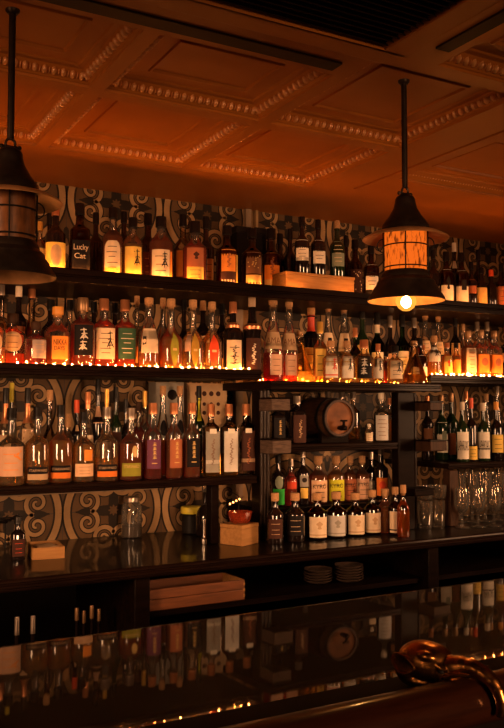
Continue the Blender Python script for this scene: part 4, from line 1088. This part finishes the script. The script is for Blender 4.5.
# small box, crystal bowl, decanter with lights
r = thing('wooden_block_box', (1.682, 3.13, ZCT+.0005), 'small square pale wooden box under the third shelf with a crystal bowl on top', 'box', rot=.42)
bx('box_body', 'pine', -.058, .058, -.058, .058, 0, .070, r, bevel=.002); bx('lid', 'pine', -.059, .059, -.059, .059, .0705, .086, r, bevel=.002)
r = thing('crystal_bowl', (1.684, 3.128, ZCT+.0875), 'cut crystal bowl tinted red as if lit, on the small square wooden box', 'bowl')
m = MB()
m.lathe([(.030, 0), (.040, .004), (.046, .016), (.050, .034), (.052, .048), (.048, .048), (.044, .03), (.036, .012), (0, .008)], 16)
m.build('bowl', 'red_lit_crystal' if 'red_lit_crystal' in M else 'crystal', r, smooth=10)
r = thing('string_light', (1.77, 3.30, ZCT+.0005), 'short string of four glowing bulbs hung on a wire stand behind the small wooden box', 'string light')
m = MB(); m.lathe([(.03, 0), (.03, .008), (.004, .012)], 14); m.tube([(0, 0, .01), (0, 0, .18), (-.05, -.01, .205)], .0025, 6)
pts = [(-.055+.016*k, -.02, .150+.006*k) for k in range(4)]
m.tube([(-.05, -.01, .205), (-.075, -.02, .155)]+pts+[(.012, -.02, .178)], .0012, 5)
m.build('wire', 'black_iron', r)
for p in pts: MB().ball(p, .0042, 8, 6).build('light_bulb', 'spark_glow', r)
r = thing('spirit_decanter', (1.655, 3.40, ZCT+.0005), 'dark decanter in the shade behind the small wooden box', 'decanter')
MB().lathe([(.040, 0), (.046, .006), (.047, .08), (.04, .11), (.016, .14), (.015, .19), (.018, .195)], 20).build('glass_body', 'dark_glass', r)
MB().lathe([(.012, .1955), (.018, .205), (.02, .222), (.012, .235), (0, .238)], 14).build('stopper', 'crystal', r)
# under the counter
r = thing('wooden_crate', (1.385, 2.995, .8055), 'long reddish wooden crate on the shelf under the counter', 'crate')
w, d, h = .200, .09, .078
bx('front_board', 'cedar', -w, w, -d, -d+.012, 0, h*.52, r, bevel=.002); bx('front_board', 'cedar', -w, w, -d, -d+.012, h*.54, h, r, bevel=.002)
bx('rear_board', 'cedar', -w, w, d-.012, d, 0, h, r); bx('bottom', 'cedar', -w, w, -d+.0125, d-.0125, 0, .01, r)
bx('end_board', 'pine', w-.012, w, -d+.0125, d-.0125, .0105, h, r); bx('end_board', 'pine', -w, -w+.012, -d+.0125, d-.0125, .0105, h, r)
m = MB()
for z in (.012, .034, .056): m.box(w-.006, w+.0008, -d-.0008, -d+.010, z, z+.010)
m.build('corner_joint', 'pine', r)
for s, (x, y, n, nm) in enumerate(((2.02, 3.04, 5, 'left'), (2.155, 3.00, 6, 'right'))):
    for k in range(n):
        t = MB().lathe([(.040, .0), (.045, .002), (.062, .012), (.064, .014), (.061, .0145), (.043, .005), (0, .004)], 24).build('ashtray_dish', 'steel_plate' if 'steel_plate' in M else 'grey_wood', None, (x+.002*math.sin(k*2), y, .8055+.0115*k))
        t.name = 'saucer'
        tag(t, '%s saucer in the %s of two stacks under the counter' % (['lowest', 'second lowest', 'third from bottom', 'fourth from bottom', 'fifth from bottom', 'topmost'][k] if k < n-1 else 'topmost', nm), 'saucer', 'stacked saucers under the counter')

# ------------------------------------------------------------------ glassware at right
def stem_proto():
    m = MB(); h = .19
    m.lathe([(0, 0), (.034, .001), (.033, .004), (.006, .010), (.005, .06), (.010, .068), (.028, .085), (.037, .115), (.035, .155), (.031, h), (.0298, h), (.034, .150), (.0355, .115), (.026, .088), (.004, .074), (0, .073)], 22)
    return m
def flute_proto():
    m = MB(); h = .245
    m.lathe([(0, 0), (.034, .001), (.033, .004), (.007, .012), (.006, .05), (.012, .062), (.020, .10), (.030, .18), (.037, h), (.0358, h), (.029, .18), (.019, .10), (.008, .066), (0, .064)], 22)
    return m
SX = [(462, 3.02), (478, 3.00), (494, 2.985), (508, 2.97)]
stem = None
NM = ['leftmost', 'second from left', 'third from left', 'rightmost']
for i, (px, Y) in enumerate(SX):
    X = atY(px, 520, Y)[0]
    if stem is None:
        stem = stem_proto().build('stemmed_glass', 'crystal', None, smooth=50); o = stem
    else:
        o = stem.copy(); COL.objects.link(o)
    o.location = (X, Y, ZCT+.0005)
    tag(o, 'clear stemmed tulip glass in the front row by the brown post, '+NM[i], 'glass', 'stemmed glasses under the right lower shelf')
fl = None
for i, (px, Y) in enumerate(((459, 3.17), (472, 3.15), (485, 3.13), (498, 3.12), (512, 3.10), (464, 3.36), (477, 3.34), (490, 3.33), (503, 3.32))):
    X = atY(px, 500, Y)[0]
    if fl is None: fl = flute_proto().build('flute_glass', 'crystal', None, smooth=50); o = fl
    else: o = fl.copy(); COL.objects.link(o)
    o.location = (X, Y, ZCT+.0005)
    tag(o, 'tall flared clear glass behind the tulip glasses, %s in its %s row' % ((['leftmost', 'second from left', 'third from left', 'fourth from left', 'rightmost'][i], 'nearer') if i < 5 else (['leftmost', 'second from left', 'third from left', 'rightmost'][i-5], 'farther')), 'glass', 'tall flared glasses under the right lower shelf')
# tumblers and mixing glasses left of the brown post
MG = 0
for i, (px, Y, R, h, lb) in enumerate(((425, 3.10, .036, .13, 'straight mixing glass left of the brown post, nearest'), (438, 3.10, .034, .13, 'straight mixing glass right beside the brown post'), (431, 3.24, .036, .15, 'straight mixing glass in the middle behind the nearest pair'),
                                       (441, 3.25, .033, .15, 'straight mixing glass behind the brown post'), (419, 3.25, .033, .15, 'straight mixing glass behind the black post ledge'))):
    X = atY(px, 505, Y)[0]
    r = thing('mixing_glass', (X, Y, ZCT+.0005), 'clear '+lb, 'glass', 'mixing glasses by the brown post')
    MB().lathe([(R*.8, 0), (R*.86, .004), (R, h*.5), (R, h), (R*.95, h), (R*.93, h*.5), (R*.78, .02), (0, .018)], 22).build('glass_body', 'crystal', r, smooth=40)
    MB().lathe([(R*.98, h*.44), (R*1.02, h*.46), (R*1.02, h*.54), (R*.99, h*.56)], 22, caps=False).build('cut_band', 'crystal', r, smooth=10)
for i, (px, Y, z) in enumerate(((424, 3.10, .1315), (438, 3.10, .1315))):
    X = atY((425, 438)[i], 505, Y)[0]
    t = thing('coupe_glass', (X, Y, ZCT+z), 'clear coupe bowl stacked on a mixing glass, %s one' % ('left', 'right')[i], 'glass', 'coupes stacked on the mixing glasses')
    MB().lathe([(.020, 0), (.034, .006), (.040, .03), (.042, .07), (.0405, .07), (.038, .03), (.030, .010), (0, .008)], 22).build('glass_body', 'crystal', t, smooth=50)

# ------------------------------------------------------------------ string lights
def string_light(x0, x1, y, z, n, label, amp=.006, yamp=.006, boost=None, glow='fairy_bulb_glow'):
    r = thing('string_light', ((x0+x1)/2, y, z), label, 'string light')
    rr = random.Random(n)
    pts = []
    K = n*3
    for k in range(K+1):
        x = x0+(x1-x0)*k/K
        pts.append((x-(x0+x1)/2, yamp*math.sin(k*.9)+rr.uniform(-.003, .003), .004+amp*(.5+.5*math.sin(k*.55))*rr.uniform(.3, 1)))
    MB().tube(pts, .0008, 5).build('wire', 'copper_cap', r)
    for k in range(n):
        p = pts[k*3+1]
        s = .0030 if not boost or k not in boost else .0075
        MB().ball((p[0], p[1], p[2]+s*.6), s, 8, 5).build('light_bulb', glow, r)
    return r
string_light(.2, 1.75, 3.131, ZS2, 44, 'warm string light winding along the edge of the left second shelf', amp=.008)
string_light(.2, 1.75, 3.262, ZS2, 40, 'warm string light behind the front row of the left second shelf', amp=.012, yamp=.004, glow='hidden_bulb_glow')
string_light(2.75, 3.5, 3.131, ZS2, 26, 'bright warm string light along the edge of the right second shelf', boost=(8,))
string_light(2.75, 3.5, 3.262, ZS2, 24, 'warm string light behind the front row of the right second shelf', amp=.012, yamp=.004, glow='bright_bulb_glow')
string_light(1.85, 2.70, 3.265, ZS2M, 30, 'unseen warm string light added for glow among the small pale bottles over the cask', amp=.012, yamp=.004, glow='bright_bulb_glow')  # out-of-sight bulbs added to brighten the middle shelf
string_light(.2, 2.05, 3.137, ZS1, 48, 'warm string light behind the lip of the top shelf, left half', amp=.001, yamp=.001, glow='lip_bulb_glow')
string_light(2.22, 3.6, 3.137, ZS1, 26, 'warm string light behind the lip of the top shelf, right half', amp=.001, yamp=.001, glow='lip_bulb_glow')

# ------------------------------------------------------------------ brass elephant head on the arm rail
def elephant():
    r = thing('elephant_head', (1.072, 1.228, 1.0395), 'cast brass elephant head with curling trunk on the bar beside the arm rail', 'bar ornament', rot=math.radians(-75))
    r.scale = (1.12, .95, .85)
    bm = bmesh.new()
    def ball(c, s, rot=0):
        mt = Matrix.Translation(c) @ Matrix.Rotation(rot, 4, 'Y') @ Matrix.Diagonal((*s, 1))
        bmesh.ops.create_uvsphere(bm, u_segments=20, v_segments=14, radius=1, matrix=mt)
    # local +x is where it faces, y across, z up
    ball((-.012, 0, .040), (.052, .042, .046)); ball((-.034, 0, .020), (.036, .038, .042)); ball((.004, 0, .050), (.036, .036, .034))
    ball((.028, 0, .030), (.034, .029, .034)); ball((-.02, 0, .002), (.044, .036, .022))
    for s in (-1, 1):
        ball((.026, s*.021, .046), (.020, .010, .009), .5)      # brow
        ball((.040, s*.018, .018), (.022, .012, .012), .4)      # cheek
        ball((.004, s*.026, .062), (.018, .014, .012))          # crown dome
    tr = [((.036, 0, .042), .025), ((.058, 0, .050), .0205), ((.078, 0, .053), .0172), ((.096, 0, .047), .0148), ((.112, 0, .035), .0128), ((.122, 0, .019), .0112), ((.128, 0, .0), .0098), ((.128, 0, -.018), .0088), ((.125, 0, -.032), .0080)]
    for (a, ra), (b, rb) in zip(tr, tr[1:]):
        for k in range(5):
            u = k/5; q = ra+(rb-ra)*u
            q *= 1+.05*math.sin((a[0]+(b[0]-a[0])*u-a[2]*1.0)*260)
            ball([a[i]+(b[i]-a[i])*u for i in range(3)], (q, q, q))
    me = bpy.data.meshes.new('head'); bm.to_mesh(me); bm.free()
    o = bpy.data.objects.new('head', me); COL.objects.link(o)
    rm = o.modifiers.new('remesh', 'REMESH'); rm.mode = 'VOXEL'; rm.voxel_size = .0022
    sm = o.modifiers.new('smooth', 'SMOOTH'); sm.iterations = 6; sm.factor = .5
    dg = bpy.context.evaluated_depsgraph_get(); dg.update()
    nm = bpy.data.meshes.new_from_object(o.evaluated_get(dg))
    o.modifiers.clear(); o.data = nm; nm.materials.clear(); nm.materials.append(M['brass'])
    nm.polygons.foreach_set('use_smooth', [True]*len(nm.polygons)); o.parent = r
    for s in (-1, 1):
        # leaf-shaped ear with raised rim, lying back along the side of the head
        m = MB(); n = 22; rim = []
        def ep(u, v):                    # u along length 0..1, v -1..1 across
            wv = .021*math.sin(PI*u)**.75
            x = -.010-.056*u; z = .036+.004*u+wv*v
            y = s*(.0425+.004*math.sin(PI*u)-.016*u*u-.0035*(1-v*v)*math.sin(PI*u))
            return (x, y, z)
        vs = []; K = 6
        for i in range(n+1):
            for j in range(K+1): vs.append(ep(.02+.96*i/n, -1+2*j/K))
        fs = [(i*(K+1)+j, i*(K+1)+j+1, (i+1)*(K+1)+j+1, (i+1)*(K+1)+j) for i in range(n) for j in range(K)]
        m.add(vs, fs); e = m.build('ear', 'brass', r); sd = e.modifiers.new('thick', 'SOLIDIFY'); sd.thickness = .003
        up = [ep(.02+.96*i/n, 1) for i in range(n+1)]; dn = [ep(.02+.96*i/n, -1) for i in range(n+1)][::-1]
        MB().tube(up+dn+[up[0]], .0024, 6, caps=False).build('ear_rim', 'brass', e)
        MB().ball((.034, s*.0285, .037), (.006, .004, .0045), 12, 8).build('eye', 'black_iron', r)
        tk = [(.036, s*.024, .024), (.052, s*.030, .034), (.066, s*.034, .042), (.080, s*.036, .047), (.090, s*.036, .050)]
        MB().tube(tk, [.0065, .006, .005, .0035, .001], 10).build('tusk', 'brass', r)
    return r
elephant()

# ------------------------------------------------------------------ light
FILL_TINT = (1, .50, .24)
def strip(name, loc, target, sx, sy, power, col, spread=1.2):
    d = bpy.data.lights.new(name, 'AREA'); d.energy = power; d.color = col; d.shape = 'RECTANGLE'; d.size = sx; d.size_y = sy; d.spread = spread
    o = bpy.data.objects.new(name, d); COL.objects.link(o); o.location = loc
    o.rotation_euler = (Vector(target)-Vector(loc)).to_track_quat('-Z', 'Y').to_euler()
strip('added_fill_left', (-1.45, 1.3, 1.75), (1.2, 3.2, 1.05), .9, 1.0, 16, FILL_TINT)  # unseen area lights added for streaks on the bottles and soft fill
strip('added_fill_right', (4.55, 1.2, 1.75), (2.2, 3.2, 1.05), .9, 1.0, 16, FILL_TINT)
strip('added_fill_behind', (.9, -2.3, 1.50), (1.7, 3.2, .85), .5, 1.1, 15, FILL_TINT, .85)
w = bpy.data.worlds.new('world'); scene.world = w; w.use_nodes = True
w.node_tree.nodes['Background'].inputs[0].default_value = (1, .45, .2, 1); w.node_tree.nodes['Background'].inputs[1].default_value = .0
scene.view_settings.view_transform = 'Standard'; scene.view_settings.look = 'None'
scene.view_settings.exposure = 0; scene.view_settings.gamma = 1; scene.view_settings.use_curve_mapping = False
scene.cycles.max_bounces = 8; scene.cycles.diffuse_bounces = 3; scene.cycles.glossy_bounces = 4; scene.cycles.transmission_bounces = 6; scene.cycles.transparent_max_bounces = 28
scene.cycles.use_denoising = True; scene.cycles.sample_clamp_indirect = 4; scene.cycles.caustics_reflective = False; scene.cycles.caustics_refractive = False
